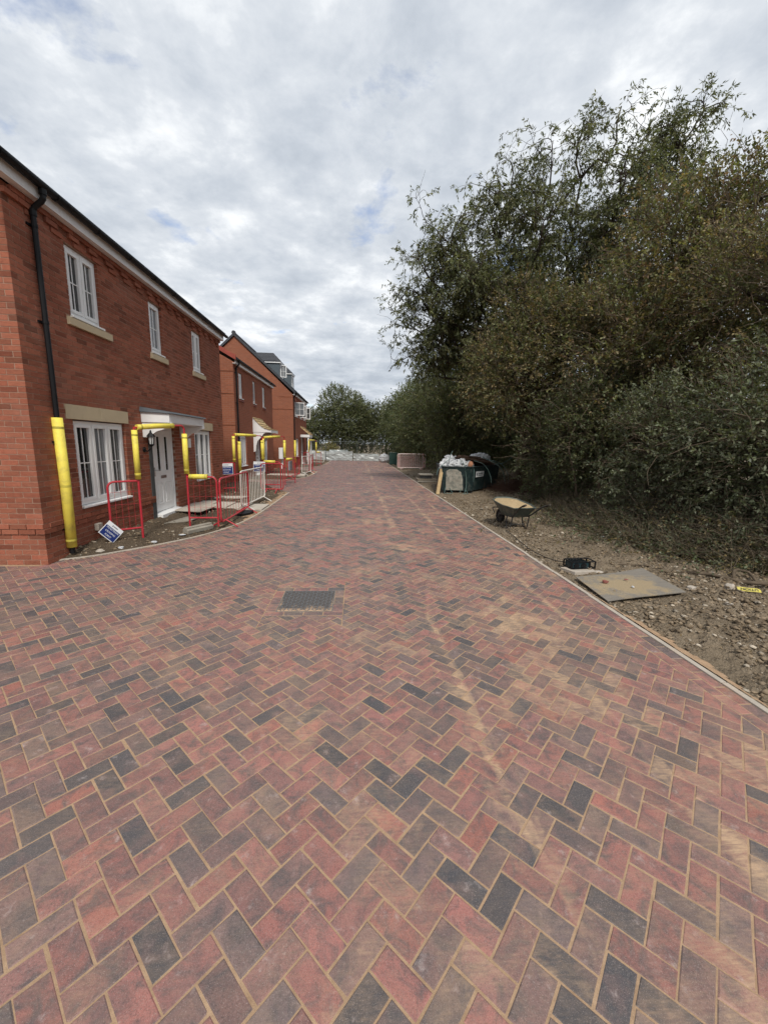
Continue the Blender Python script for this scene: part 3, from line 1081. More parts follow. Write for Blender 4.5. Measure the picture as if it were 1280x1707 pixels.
# ------------------------------------------------------------------ houses
def intervals(a, b, cuts):
    segs = [(a, b)]
    for c0, c1 in cuts:
        nxt = []
        for s0, s1 in segs:
            if c1 <= s0 or c0 >= s1:
                nxt.append((s0, s1))
                continue
            if c0 > s0:
                nxt.append((s0, c0))
            if c1 < s1:
                nxt.append((c1, s1))
        segs = nxt
    return segs
def wall_cells(y0, y1, z0, z1, ops):
    ysv = sorted({y0, y1, *[q for o in ops for q in o[:2]]})
    zsv = sorted({z0, z1, *[q for o in ops for q in o[2:4]]})
    out = []
    for i in range(len(ysv) - 1):
        for j in range(len(zsv) - 1):
            cy_, cz_ = (ysv[i] + ysv[i + 1]) / 2, (zsv[j] + zsv[j + 1]) / 2
            if not any(o[0] < cy_ < o[1] and o[2] < cz_ < o[3] for o in ops):
                out.append((ysv[i], ysv[i + 1], zsv[j], zsv[j + 1]))
    return out
def front_wall(root, X, y0, y1, z0, z1, ops, mat, name='wall', depth=0.11):
    """a wall facing +X with openings and their reveals"""
    mb = MB()
    for a, b, c, d in wall_cells(y0, y1, z0, z1, ops):
        mb.face([(X, a, c), (X, b, c), (X, b, d), (X, a, d)])
    for a, b, c, d in [o[:4] for o in ops]:
        mb.face([(X, a, c), (X - depth, a, c), (X - depth, a, d), (X, a, d)])
        mb.face([(X, b, c), (X, b, d), (X - depth, b, d), (X - depth, b, c)])
        mb.face([(X, a, d), (X - depth, a, d), (X - depth, b, d), (X, b, d)])
        mb.face([(X, a, c), (X, b, c), (X - depth, b, c), (X - depth, a, c)])
    return mb.build(name, mat, root)

def window(root, X, y0, y1, z0, z1, lights, bars=(1, 1), fw=0.055, sash=0.05, panes=None, open_=None, sill=True, glass='glass_dark'):
    """white plastic casement window in a wall facing +X; X = outer face of frame; lights = list of fractions"""
    mb = MB()
    D = 0.065
    mb.bx(X - D, X, y0, y1, z0, z0 + fw)
    mb.bx(X - D, X, y0, y1, z1 - fw, z1)
    mb.bx(X - D, X, y0, y0 + fw, z0 + fw, z1 - fw)
    mb.bx(X - D, X, y1 - fw, y1, z0 + fw, z1 - fw)
    tot = sum(lights)
    ys_ = [y0 + fw * 0.5]
    for l in lights:
        ys_.append(ys_[-1] + (y1 - y0 - fw) * l / tot)
    for q in ys_[1:-1]:
        mb.bx(X - D, X, q - fw * 0.35, q + fw * 0.35, z0 + fw, z1 - fw)
    w = mb.build('window', 'white_upvc', root, bevel=0.004)
    for i in range(len(lights)):
        a = ys_[i] + (fw * 0.5 if i == 0 else fw * 0.35)
        b = ys_[i + 1] - (fw * 0.5 if i == len(lights) - 1 else fw * 0.35)
        c, d = z0 + fw, z1 - fw
        sb = MB()
        Xs = X + 0.012
        sb.bx(Xs - 0.06, Xs, a, b, c, c + sash)
        sb.bx(Xs - 0.06, Xs, a, b, d - sash, d)
        sb.bx(Xs - 0.06, Xs, a, a + sash, c + sash, d - sash)
        sb.bx(Xs - 0.06, Xs, b - sash, b, c + sash, d - sash)
        gb = MB()
        ia, ib, ic, id_ = a + sash, b - sash, c + sash, d - sash
        for k in range(1, bars[0] + 1):
            q = ia + (ib - ia) * k / (bars[0] + 1)
            gb.bx(X - 0.026, X - 0.018, q - 0.009, q + 0.009, ic, id_)
        for k in range(1, bars[1] + 1):
            q = ic + (id_ - ic) * k / (bars[1] + 1)
            gb.bx(X - 0.025, X - 0.019, ia, ib, q - 0.009, q + 0.009)
        pm = MB()
        pm.bx(X - 0.040, X - 0.030, ia - 0.01, ib + 0.01, ic - 0.01, id_ + 0.01)
        g_ = panes[i] if panes else glass
        parts = [sb.build('casement', 'white_upvc', w, bevel=0.004), pm.build('pane', g_, w)]
        if bars[0] or bars[1]:
            parts.append(gb.build('glazing_bar', 'white_upvc', w))
        if open_ and open_[i]:
            hy = b if open_[i] > 0 else a
            for o in parts:
                off = ORG[o.name]
                piv = Matrix.Translation(Vector((Xs, hy, 0)) - off)
                o.matrix_local = piv @ Matrix.Rotation(R(open_[i]), 4, 'Z') @ piv.inverted()
    if sill:
        s_ = MB()
        s_.hexa([(X - 0.06, y0 - 0.02, z0 - 0.045), (X + 0.085, y0 - 0.02, z0 - 0.045), (X + 0.085, y1 + 0.02, z0 - 0.045), (X - 0.06, y1 + 0.02, z0 - 0.045)],
                [(X - 0.06, y0 - 0.02, z0 - 0.002), (X + 0.085, y0 - 0.02, z0 - 0.014), (X + 0.085, y1 + 0.02, z0 - 0.014), (X - 0.06, y1 + 0.02, z0 - 0.002)])
        s_.build('window_sill', 'white_upvc', w, bevel=0.004)
    return w

# ---- nearest house: every brick built
H1 = thing('brick_house', (WX, 9.7, 0), 'nearest red brick house with white canopy over its front door', 'house')
Y0, Y1, ZT = WY, 13.62, 4.95
ops1 = [(6.60, 8.0, 0.675, 2.1), (8.93, 10.03, -0.1, 2.1), (11.25, 12.50, 0.675, 2.1),
        (6.82, 7.60, 3.525, 4.725), (9.25, 9.80, 3.525, 4.725), (11.46, 12.10, 3.525, 4.725)]
solid1 = ops1 + [(6.47, 8.12, 2.1, 2.325), (11.12, 12.66, 2.1, 2.325), (6.72, 7.80, 3.525, 3.655), (9.18, 9.93, 3.525, 3.655), (11.38, 12.24, 3.525, 3.655)]
MREC = 0.0045
fw1 = front_wall(H1, WX - MREC, Y0 + MREC, Y1, -0.2, ZT, ops1, 'mortar', 'wall')
mb = MB()
mb.face([(WX - MREC, WY + MREC, -0.2), (WX - MREC, WY + MREC, 4.96), (-12.4, WY + MREC, 4.96), (-12.4, WY + MREC, -0.2)])
mb.face([(WX - MREC, WY + MREC, 4.96), (-8.4, WY + MREC, 8.1), (-12.4, WY + MREC, 4.96)])
mb.build('side_wall', 'mortar', H1)
mb = MB()
mb.face([(WX, Y1, -0.2), (WX - 8, Y1, -0.2), (WX - 8, Y1, 4.96), (WX, Y1, 4.96)])
mb.face([(WX, Y1, 4.96), (WX - 8, Y1, 4.96), (WX - 4, Y1, 8.1)])
mb.face([(WX - 8, Y0 + 0.2, -0.2), (WX - 8, Y0 + 0.2, 4.96), (WX - 8, Y1, 4.96), (WX - 8, Y1, -0.2)])
mb.build('rear_wall', 'brickwall_x', H1)
rb = random.Random(3)
def brick_col():
    k = rb.uniform(0.78, 1.14)
    if rb.random() < 0.09:
        k *= 0.7
    w_ = rb.uniform(-0.03, 0.03)
    return (0.305 * k + w_ * 0.5, 0.108 * k, 0.065 * k, 1)
bricks = []        # (distance, x0,x1,y0,y1,z0,z1)
def add_brick(x0, x1, y0, y1, z0, z1):
    j = rb.uniform(-0.0012, 0.0012)
    bricks.append((x0, x1 + (j if x1 > WX - 0.02 else 0), y0, y1, z0 + rb.uniform(0, 0.001), z1))
for k in range(66):
    z0, z1 = k * 0.075 + 0.005, k * 0.075 + 0.070
    if k < 0:
        continue
    proj = 0.018 if k in (6, 7) else 0.0
    if k == 65:
        proj = 0.045
    cuts = [(o[0] + 0.003, o[1] - 0.003) for o in solid1 if o[2] < z0 + 0.03 and o[3] > z1 - 0.03]
    # front
    y_ = Y0 if k % 2 == 0 else Y0 + 0.1125
    first = True
    while y_ < Y1 - 0.02:
        a, b = y_, min(y_ + 0.215, Y1)
        for s0, s1 in intervals(a, b, cuts):
            if s1 - s0 < 0.02:
                continue
            pj = proj
            if k == 64 and ((s0 - Y0) // 0.225) % 2 == 0:
                pj = 0.045
            if k == 63 and ((s0 - Y0) // 0.225) % 2 == 1:
                pj = 0.022
            add_brick(WX - 0.10, WX + pj, s0 - (proj if s0 == Y0 else 0), s1, z0, z1)
        y_ += 0.225
    # side wall (corner return alternates)
    x_ = WX if k % 2 == 1 else WX - 0.1125
    while x_ > -7.6:
        bricks.append((x_ - 0.215, x_, WY - proj * 0.999, WY + 0.10, z0, z1))
        x_ -= 0.225
if True:
    # gable triangle courses above the eaves on the side wall
    for k in range(66, 108):
        z0, z1 = k * 0.075 + 0.005, k * 0.075 + 0.070
        half = (8.1 - z1) / (8.1 - 4.96) * 3.98
        x_ = -8.4 + half
        while x_ > -8.4 - half + 0.05:
            a = max(x_ - 0.215, -8.4 - half)
            if a > -7.6:
                bricks.append((a, x_, WY, WY + 0.10, z0, z1))
            x_ -= 0.225
def brick_geo(mb, b):
    x0, x1, y0, y1, z0, z1 = b
    d = rb.uniform(-0.0009, 0.0009)
    mb.bx(x0, x1, y0, y1, z0 + d * 0.3, z1 + d * 0.3, brick_col())
def brick_px(b):
    c = to_cam(((b[1]), (b[2]), (b[4] + b[5]) / 2))
    if c is None or not (-8 < c[0] < 1280 and 0 < c[1] < 1707):
        return 0
    if b[3] - b[2] < 0.12 and b[1] - b[0] > 0.15:            # side-wall brick
        q = [to_cam((x, b[2], z)) for x, z in ((b[0], b[4]), (b[1], b[4]), (b[1], b[5]), (b[0], b[5]))]
    else:
        q = [to_cam((b[1], y, z)) for y, z in ((b[2], b[4]), (b[3], b[4]), (b[3], b[5]), (b[2], b[5]))]
    if any(v is None for v in q):
        return 0
    return abs(area([(v[0], v[1]) for v in q]))
bricks.sort(key=brick_px, reverse=True)
restb = MB()
for i, b in enumerate(bricks):
    if i < 290:
        mb = MB()
        brick_geo(mb, b)
        mb.build('brick', 'brick', fw1)
    else:
        brick_geo(restb, b)
restb.build('brickwork', 'brick', fw1, kind='stuff')
# stone dressings
def stone(root, X, y0, y1, z0, z1, pr=0.012, name='lintel', dep=0.1):
    mb = MB()
    mb.bx(X - dep, X + pr, y0, y1, z0, z1)
    return mb.build(name, 'buff_stone', root, bevel=0.004)
for a, b in ((6.47, 7.292), (7.298, 8.12), (11.12, 11.887), (11.893, 12.66)):
    stone(H1, WX, a, b, 2.103, 2.322)
for a, b in ((6.72, 7.80), (9.18, 9.93), (11.38, 12.24)):
    mb = MB()
    mb.hexa([(WX - 0.1, a, 3.528), (WX + 0.045, a, 3.528), (WX + 0.045, b, 3.528), (WX - 0.1, b, 3.528)],
            [(WX - 0.1, a, 3.655), (WX + 0.045, a, 3.64), (WX + 0.045, b, 3.64), (WX - 0.1, b, 3.655)])
    mb.build('stone_sill', 'buff_stone', H1, bevel=0.005)
WI = WX - 0.045
window(H1, WI, 6.62, 7.98, 0.735, 2.085, [1, 1, 1], (1, 1), panes=['glass_dark', 'glass_pale', 'glass_grey'])
window(H1, WI, 11.27, 12.48, 0.735, 2.085, [1, 1, 1], (0, 1), panes=['glass_grey', 'glass_dark', 'glass_grey'])
window(H1, WI, 6.835, 7.585, 3.70, 4.715, [1, 1], (1, 1), panes=['glass_dark', 'glass_grey'])
window(H1, WI, 9.265, 9.785, 3.70, 4.715, [1], (1, 1), panes=['glass_pale'])
window(H1, WI, 11.475, 12.085, 3.70, 4.715, [1, 1], (1, 1), panes=['glass_pale', 'glass_grey'])
# dark box standing in for the shade of the rooms behind the glass
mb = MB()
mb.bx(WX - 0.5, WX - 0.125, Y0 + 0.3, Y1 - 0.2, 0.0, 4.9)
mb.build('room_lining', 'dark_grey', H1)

def front_door(root, X, y0, y1, z0, z1):
    fr = MB()
    fr.bx(X - 0.07, X, y0, y0 + 0.06, z0, z1)
    fr.bx(X - 0.07, X, y1 - 0.06, y1, z0, z1)
    fr.bx(X - 0.07, X, y0 + 0.06, y1 - 0.06, z1 - 0.06, z1)
    f_ = fr.build('door_frame', 'white_upvc', root, bevel=0.004)
    d = MB()
    a, b, c, e = y0 + 0.065, y1 - 0.065, z0 + 0.04, z1 - 0.065
    d.bx(X - 0.062, X - 0.018, a, b, c, e)
    door = d.build('door', 'white_upvc', root, bevel=0.003)
    W_, H_ = b - a, e - c
    for s_ in (0.30, 0.70):
        ym = a + W_ * s_
        g_ = MB()
        g_.bx(X - 0.022, X - 0.0145, ym - 0.055, ym + 0.055, c + H_ * 0.50, c + H_ * 0.92)
        g_.build('pane', 'glass_dark', door)
        t_ = MB()
        for q0, q1, r0, r1 in ((ym - 0.075, ym + 0.075, c + H_ * 0.48, c + H_ * 0.5), (ym - 0.075, ym + 0.075, c + H_ * 0.92, c + H_ * 0.94), (ym - 0.075, ym - 0.055, c + H_ * 0.5, c + H_ * 0.92), (ym + 0.055, ym + 0.075, c + H_ * 0.5, c + H_ * 0.92)):
            t_.bx(X - 0.02, X - 0.006, q0, q1, r0, r1)
        t_.build('beading', 'white_upvc', door, bevel=0.003)
        t_ = MB()
        for q0, q1, r0, r1 in ((ym - 0.12, ym + 0.12, c + H_ * 0.09, c + H_ * 0.10), (ym - 0.12, ym + 0.12, c + H_ * 0.35, c + H_ * 0.36), (ym - 0.12, ym - 0.105, c + H_ * 0.10, c + H_ * 0.35), (ym + 0.105, ym + 0.12, c + H_ * 0.10, c + H_ * 0.35)):
            t_.bx(X - 0.02, X - 0.008, q0, q1, r0, r1)
        t_.bx(X - 0.02, X - 0.012, ym - 0.075, ym + 0.075, c + H_ * 0.12, c + H_ * 0.33)
        t_.build('panel', 'white_upvc', door, bevel=0.003)
    mb = MB()
    mb.bx(X - 0.02, X - 0.008, a + W_ * 0.5 - 0.13, a + W_ * 0.5 + 0.13, c + H_ * 0.405, c + H_ * 0.44)
    mb.build('letter_plate', 'bronze_plate', door, bevel=0.003)
    mb = MB()
    mb.bx(X - 0.02, X - 0.008, a + 0.035, a + 0.065, c + H_ * 0.44, c + H_ * 0.55)
    mb.tube([(X - 0.01, a + 0.05, c + H_ * 0.515), (X + 0.035, a + 0.05, c + H_ * 0.515), (X + 0.04, a + 0.16, c + H_ * 0.515)], 0.009, 8)
    mb.build('door_handle', 'chrome', door)
    t_ = MB()
    t_.hexa([(X - 0.07, y0 - 0.02, z0 - 0.09), (X + 0.16, y0 - 0.02, z0 - 0.09), (X + 0.16, y1 + 0.02, z0 - 0.09), (X - 0.07, y1 + 0.02, z0 - 0.09)],
            [(X - 0.07, y0 - 0.02, z0 + 0.035), (X + 0.16, y0 - 0.02, z0 + 0.0), (X + 0.16, y1 + 0.02, z0 + 0.0), (X - 0.07, y1 + 0.02, z0 + 0.035)])
    t_.build('threshold', 'white_upvc', root, bevel=0.005)
front_door(H1, WI + 0.01, 8.97, 10.0, 0.16, 2.09)
mb = MB()
mb.bx(WX - 0.06, WX + 0.012, 8.80, 8.945, 0.08, 2.09)
mb.build('jamb_board', 'dark_grey', H1)
# door canopy: two scrolled brackets, fascia, lead roof
CX1 = -3.86
can = MB()
can.hexa([(WX, 8.60, 2.16), (CX1, 8.60, 2.16), (CX1, 10.48, 2.16), (WX, 10.48, 2.16)], [(WX, 8.60, 2.37), (CX1, 8.60, 2.35), (CX1, 10.48, 2.35), (WX, 10.48, 2.37)])
canopy = can.build('canopy', 'white_paint', H1, bevel=0.006)
mb = MB()
mb.hexa([(WX, 8.56, 2.372), (CX1 + 0.045, 8.56, 2.352), (CX1 + 0.045, 10.52, 2.352), (WX, 10.52, 2.372)], [(WX, 8.58, 2.47), (CX1 + 0.03, 8.57, 2.378), (CX1 + 0.03, 10.51, 2.378), (WX, 10.50, 2.47)])
mb.build('canopy_roof', 'lead_grey', canopy)
for yb in (8.62, 10.36):
    prof = [(WX + 0.002, 2.158), (CX1 + 0.03, 2.158), (CX1 + 0.02, 2.10), (CX1 - 0.06, 2.085)]
    for t in range(9):
        q = t / 8
        prof.append((CX1 - 0.06 - 0.30 * q, 2.085 - 0.16 * (0.5 - 0.5 * math.cos(math.pi * q)) - 0.03 * math.sin(2 * math.pi * q)))
    prof += [(CX1 - 0.40, 1.88), (CX1 - 0.44, 1.84), (CX1 - 0.48, 1.86), (WX + 0.002, 1.86)]
    mb = MB()
    mb.prism([(x, yb, z) for x, z in prof], (0, 0.09, 0))
    mb.build('bracket', 'white_paint', canopy)
# coach lantern beside the door
lx, ly, lz = WX + 0.16, 8.62, 1.70
mb = MB()
mb.tube([(WX - 0.002, ly, lz - 0.10), (WX + 0.02, ly, lz - 0.10)], 0.055, 14)
mb.tube([(WX + 0.015, ly, lz - 0.10), (WX + 0.07, ly, lz - 0.13), (WX + 0.12, ly, lz - 0.09), (lx, ly, lz - 0.02)], [0.016, 0.014, 0.014, 0.016], 8)
lan = mb.build('wall_lantern', 'black_plastic', H1, smooth=True)
mb = MB()
mb.lathe((lx, ly, lz), [(0.02, -0.03), (0.045, 0.0), (0.05, 0.02)], 6)
for k in range(6):
    a = k * math.pi / 3
    mb.tube([(lx + 0.048 * math.cos(a), ly + 0.048 * math.sin(a), lz + 0.015), (lx + 0.068 * math.cos(a), ly + 0.068 * math.sin(a), lz + 0.175)], 0.006, 5)
mb.lathe((lx, ly, lz), [(0.085, 0.17), (0.08, 0.185), (0.035, 0.245), (0.02, 0.26), (0.022, 0.275), (0.008, 0.31)], 6)
mb.build('lantern_cage', 'black_plastic', lan)
mb = MB()
mb.lathe((lx, ly, lz), [(0.043, 0.018), (0.062, 0.172)], 6)
mb.build('lantern_glass', 'lamp_glass', lan)
# small fittings on the wall
mb = MB()
mb.bx(WX - 0.001, WX + 0.07, 6.84, 6.96, 0.27, 0.39)
mb.build('outlet_box', 'concrete', H1, bevel=0.01)
mb = MB()
mb.bx(WX - 0.001, WX + 0.03, 10.78, 10.93, 1.62, 1.86)
mb.build('house_number_plate', 'white_paint', H1, bevel=0.005)

def eaves(root, X, y0, y1, zt, roof_z, ridge_dx, roofmat, ext=0.12):
    """white fascia and soffit, black half-round gutter with brackets, pitched roof"""
    mb = MB()
    mb.bx(X + 0.002, X + 0.115, y0 - 0.02, y1 + 0.02, zt + 0.002, zt + 0.022)
    mb.bx(X + 0.09, X + 0.115, y0 - 0.02, y1 + 0.02, zt + 0.024, zt + 0.165)
    fa = mb.build('fascia', 'white_upvc', root)
    gt = MB()
    n = 9
    cx_, cz_, r_ = X + 0.178, zt + 0.175, 0.058
    ring0 = [(cx_ + r_ * math.cos(math.pi + math.pi * k / n), cz_ + r_ * math.sin(math.pi + math.pi * k / n)) for k in range(n + 1)]
    ring1 = [(cx_ + (r_ - 0.006) * math.cos(2 * math.pi - math.pi * k / n), cz_ + (r_ - 0.006) * math.sin(2 * math.pi - math.pi * k / n)) for k in range(n + 1)]
    prof = ring0 + ring1
    gt.prism([(a, y0 - ext, b) for a, b in prof], (0, y1 - y0 + 2 * ext, 0))
    gut = gt.build('gutter', 'black_plastic', root)
    y_ = y0 + 0.2
    while y_ < y1:
        b_ = MB()
        b_.prism([(cx_ + 1.14 * (a - cx_), y_, cz_ + 1.14 * (b - cz_)) for a, b in ring0] + [(cx_ + 0.05, y_, cz_ + 0.012), (cx_ - 0.062, y_, cz_ + 0.012)], (0, 0.05, 0))
        b_.build('gutter_bracket', 'black_plastic', gut)
        y_ += 0.9
    rf = MB()
    X0, Z0 = X + 0.16, zt + 0.215
    X1, Z1 = X - ridge_dx, roof_z
    for sgn in (1,):
        rf.hexa([(X0, y0 - 0.06, Z0 - 0.04), (X0, y1 + 0.06, Z0 - 0.04), (X1, y1 + 0.06, Z1 - 0.04), (X1, y0 - 0.06, Z1 - 0.04)], [(X0, y0 - 0.06, Z0), (X0, y1 + 0.06, Z0), (X1, y1 + 0.06, Z1), (X1, y0 - 0.06, Z1)])
        xb = 2 * X1 - X0
        rf.hexa([(X1, y0 - 0.06, Z1 - 0.041), (X1, y1 + 0.06, Z1 - 0.041), (xb, y1 + 0.06, Z0 - 0.04), (xb, y0 - 0.06, Z0 - 0.04)], [(X1, y0 - 0.06, Z1 - 0.001), (X1, y1 + 0.06, Z1 - 0.001), (xb, y1 + 0.06, Z0), (xb, y0 - 0.06, Z0)])
    roof = rf.build('roof', roofmat, root)
    # tile courses as small steps over the front slope
    nrow = int(math.hypot(X0 - X1, Z1 - Z0) / 0.30)
    st = MB()
    for k in range(nrow):
        a0, a1 = k / nrow, (k + 1) / nrow
        xa, za = X0 + (X1 - X0) * a0, Z0 + (Z1 - Z0) * a0
        xb_, zb = X0 + (X1 - X0) * a1, Z0 + (Z1 - Z0) * a1
        st.hexa([(xa + 0.01, y0 - 0.065, za + 0.001), (xa + 0.01, y1 + 0.065, za + 0.001), (xb_, y1 + 0.065, zb + 0.001), (xb_, y0 - 0.065, zb + 0.001)],
                [(xa + 0.01, y0 - 0.065, za + 0.032), (xa + 0.01, y1 + 0.065, za + 0.032), (xb_, y1 + 0.065, zb + 0.008), (xb_, y0 - 0.065, zb + 0.008)])
    st.build('tile_courses', roofmat, roof, kind='stuff')
    rt_ = MB()
    rt_.tube([(X1, y0 - 0.07, Z1 + 0.0), (X1, y1 + 0.07, Z1 + 0.0)], 0.11, 8)
    rt_.build('ridge', roofmat, roof)
    return cx_, cz_
def downpipe(root, X, y, cx_, cz_, zt, zb=0.06, r=0.035):
    px_ = X + 0.055
    mb = MB()
    mb.tube([(cx_, y, cz_ - 0.03), (cx_, y, cz_ - 0.16), (cx_ - 0.03, y, cz_ - 0.20), (px_ + 0.03, y, cz_ - 0.27), (px_, y, cz_ - 0.32), (px_, y, 0.6), (px_, y, zb)], r, 12)
    mb.tube([(cx_, y, cz_ - 0.05), (cx_, y, cz_ - 0.12)], r * 1.28, 12)
    mb.tube([(px_, y, cz_ - 0.30), (px_, y, cz_ - 0.38)], r * 1.25, 12)
    dp = mb.build('downpipe', 'black_plastic', root, smooth=False)
    for z in (cz_ - 0.5, 3.4, 1.75, 0.45):
        b_ = MB()
        b_.bx(X - 0.002, X + 0.02, y - 0.075, y + 0.075, z - 0.015, z + 0.015)
        b_.tube([(px_, y, z - 0.02), (px_, y, z + 0.02)], r * 1.18, 12)
        b_.build('pipe_clip', 'black_plastic', dp)
    return px_
gx, gz = eaves(H1, WX + 0.03, Y0 - 0.45, Y1, ZT, 8.15, 4.05, 'roof_tile')
px1 = downpipe(H1, WX, 6.20, gx, gz, ZT)
def foam_tube(mb, pts, r=0.055, ri=0.03, slit=True):
    mb.tube(pts, r, 14, caps=True)
    a, b = Vector(pts[0]), Vector(pts[-1])
def sleeve(name, pts, r, parent=None, label=None, cat=None, group=None):
    mb = MB()
    mb.tube(pts, r, 14)
    o = mb.build(name, 'yellow_foam', parent, smooth=True)
    for f_ in list(o.data.polygons)[-2:]:
        f_.use_smooth = False
    if label:
        tag(o, label, cat, group)
    P_ = [Vector(q) for q in pts]
    a_, b_ = P_[0], P_[-1]
    ax_ = (b_ - a_).normalized()
    sd_ = ax_.cross(Vector((0.3, 0.9, 0.2))).normalized()
    for t_ in ((0.06, 0.5, 0.93) if (b_ - a_).length > 0.9 else (0.1, 0.9)):
        q = a_.lerp(b_, t_)
        if len(P_) == 3:
            q = q + (P_[1] - a_.lerp(b_, 0.5)) * math.sin(math.pi * t_)
        tb = MB()
        tb.tube([q - ax_ * 0.016, q + ax_ * 0.016], r * 1.025, 14, caps=False)
        tb.build('tape_band', 'tape_yellow', o, smooth=True, local=parent is None)
        if parent is not None:
            o.children[-1].data.transform(Matrix.Translation(Vector((0, 0, 0))))
    return o
sleeve('foam_sleeve', [(px1, 6.20, 0.16), (px1 + 0.012, 6.20, 1.1), (px1, 6.20, 2.10)], 0.068, None, 'long yellow foam sleeve round the downpipe nearest the camera', 'foam sleeve')

# ---- middle house
X2, H2a, H2b = -5.10, 17.30, 24.85
H2 = thing('brick_house', (X2, 21, 0), 'middle brick house with timber battened canopy and red verge', 'house')
ops2 = [(17.85, 18.95, 0.675, 2.1), (20.55, 21.55, -0.1, 2.1), (22.45, 23.35, 0.675, 2.1), (18.02, 18.62, 3.6, 4.725), (20.38, 20.90, 3.6, 4.725), (22.35, 22.95, 3.6, 4.725)]
front_wall(H2, X2, H2a, H2b, -0.2, ZT, ops2, 'brickwall_y')
mb = MB()
mb.face([(X2, H2a, -0.2), (X2, H2a, 4.96), (X2 - 8, H2a, 4.96), (X2 - 8, H2a, -0.2)])
mb.face([(X2, H2a, 4.96), (X2 - 4, H2a, 7.4), (X2 - 8, H2a, 4.96)])
mb.build('side_wall', 'brickwall_x', H2)
mb = MB()
mb.face([(X2, H2b, -0.2), (X2 - 8, H2b, -0.2), (X2 - 8, H2b, 4.96), (X2, H2b, 4.96)])
mb.face([(X2, H2b, 4.96), (X2 - 8, H2b, 4.96), (X2 - 4, H2b, 7.4)])
mb.build('side_wall', 'brickwall_x', H2)
for z in (2.475, 3.75, 4.65):
    mb = MB()
    mb.bx(X2 - 7.9, X2 + 0.015, H2a - 0.018, H2a + 0.02, z, z + 0.07)
    mb.build('string_course', 'brickwall_x', H2)
for y0_, y1_, z0_, z1_, ll in ((17.87, 18.93, 0.735, 2.085, [1, 1, 1]), (22.47, 23.33, 0.735, 2.085, [1, 1, 1]), (18.035, 18.605, 3.68, 4.715, [1, 1]), (20.395, 20.885, 3.68, 4.715, [1]), (22.365, 22.935, 3.68, 4.715, [1, 1])):
    window(H2, X2 - 0.045, y0_, y1_, z0_, z1_, ll, (0, 1) if z0_ < 2 else (1, 1), glass='glass_grey')
    if z0_ > 2:
        mb = MB()
        mb.bx(X2 - 0.1, X2 + 0.04, y0_ - 0.06, y1_ + 0.06, 3.53, 3.60)
        mb.build('brick_sill', 'clay_brick', H2, bevel=0.005)
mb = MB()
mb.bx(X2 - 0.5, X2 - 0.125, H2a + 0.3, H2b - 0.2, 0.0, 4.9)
mb.build('room_lining', 'dark_grey', H2)  # dark colour stands in for unlit rooms behind the panes
front_door(H2, X2 - 0.035, 20.59, 21.51, 0.16, 2.09)
# swept lean-to canopy with bare battens
prof = [(0.0, 2.98), (0.15, 2.80), (0.35, 2.60), (0.55, 2.46), (0.75, 2.40), (0.85, 2.385)]
cb = MB()
for yb in (20.15, 21.93):
    cb.prism([(X2 + a, yb, b) for a, b in prof] + [(X2 + 0.85, yb, 2.27), (X2, yb, 2.27)], (0, 0.04, 0))
cb.bx(X2 + 0.83, X2 + 0.86, 20.192, 21.928, 2.25, 2.375)
c2 = cb.build('canopy', 'white_paint', H2)
mb = MB()
for (a, b), (c, d) in zip(prof[:-1], prof[1:]):
    mb.hexa([(X2 + a, 20.12, b + 0.004), (X2 + c, 20.12, d + 0.004), (X2 + c, 21.99, d + 0.004), (X2 + a, 21.99, b + 0.004)], [(X2 + a, 20.12, b + 0.022), (X2 + c, 20.12, d + 0.022), (X2 + c, 21.99, d + 0.022), (X2 + a, 21.99, b + 0.022)])
mb.build('canopy_deck', 'timber', c2)
for k in range(7):
    t = (k + 0.5) / 7 * (len(prof) - 1)
    i = int(t)
    f_ = t - i
    a = prof[i][0] * (1 - f_) + prof[i + 1][0] * f_
    b = prof[i][1] * (1 - f_) + prof[i + 1][1] * f_
    mb = MB()
    mb.bx(X2 + a - 0.025, X2 + a + 0.025, 20.10, 22.01, b + 0.02, b + 0.05)
    mb.build('batten', 'timber', c2)
for yb in (20.17, 21.87):
    pr = [(0.002, 2.268), (0.62, 2.268), (0.5, 2.2), (0.35, 2.0), (0.2, 1.85), (0.12, 1.6), (0.1, 1.35), (0.002, 1.3)]
    mb = MB()
    mb.prism([(X2 + a, yb, b) for a, b in pr], (0, 0.08, 0))
    mb.build('bracket', 'white_paint', c2)
gx2, gz2 = eaves(H2, X2, H2a, H2b, ZT, 7.45, 4.0, 'roof_tile')
px2 = downpipe(H2, X2, 17.55, gx2, gz2, ZT)
sleeve('foam_sleeve', [(px2, 17.55, 0.3), (px2, 17.55, 1.80)], 0.068, None, 'yellow foam sleeve round the downpipe of the middle house', 'foam sleeve')
mb = MB()
for k in range(10):     # red verge tiles stepping up the near gable
    a0, a1 = k / 10, (k + 1) / 10
    za, zb_ = 5.14 + (7.45 - 5.14) * a0, 5.14 + (7.45 - 5.14) * a1
    mb.hexa([(X2 + 0.16 - 4.16 * a0, H2a - 0.12, za - 0.07), (X2 + 0.16 - 4.16 * a1, H2a - 0.12, zb_ - 0.07), (X2 + 0.16 - 4.16 * a1, H2a - 0.062, zb_ - 0.07), (X2 + 0.16 - 4.16 * a0, H2a - 0.062, za - 0.07)],
            [(X2 + 0.16 - 4.16 * a0, H2a - 0.12, za + 0.13), (X2 + 0.16 - 4.16 * a1, H2a - 0.12, zb_ + 0.10), (X2 + 0.16 - 4.16 * a1, H2a - 0.062, zb_ + 0.10), (X2 + 0.16 - 4.16 * a0, H2a - 0.062, za + 0.13)])
mb.build('verge_tiles', 'red_tile', H2)
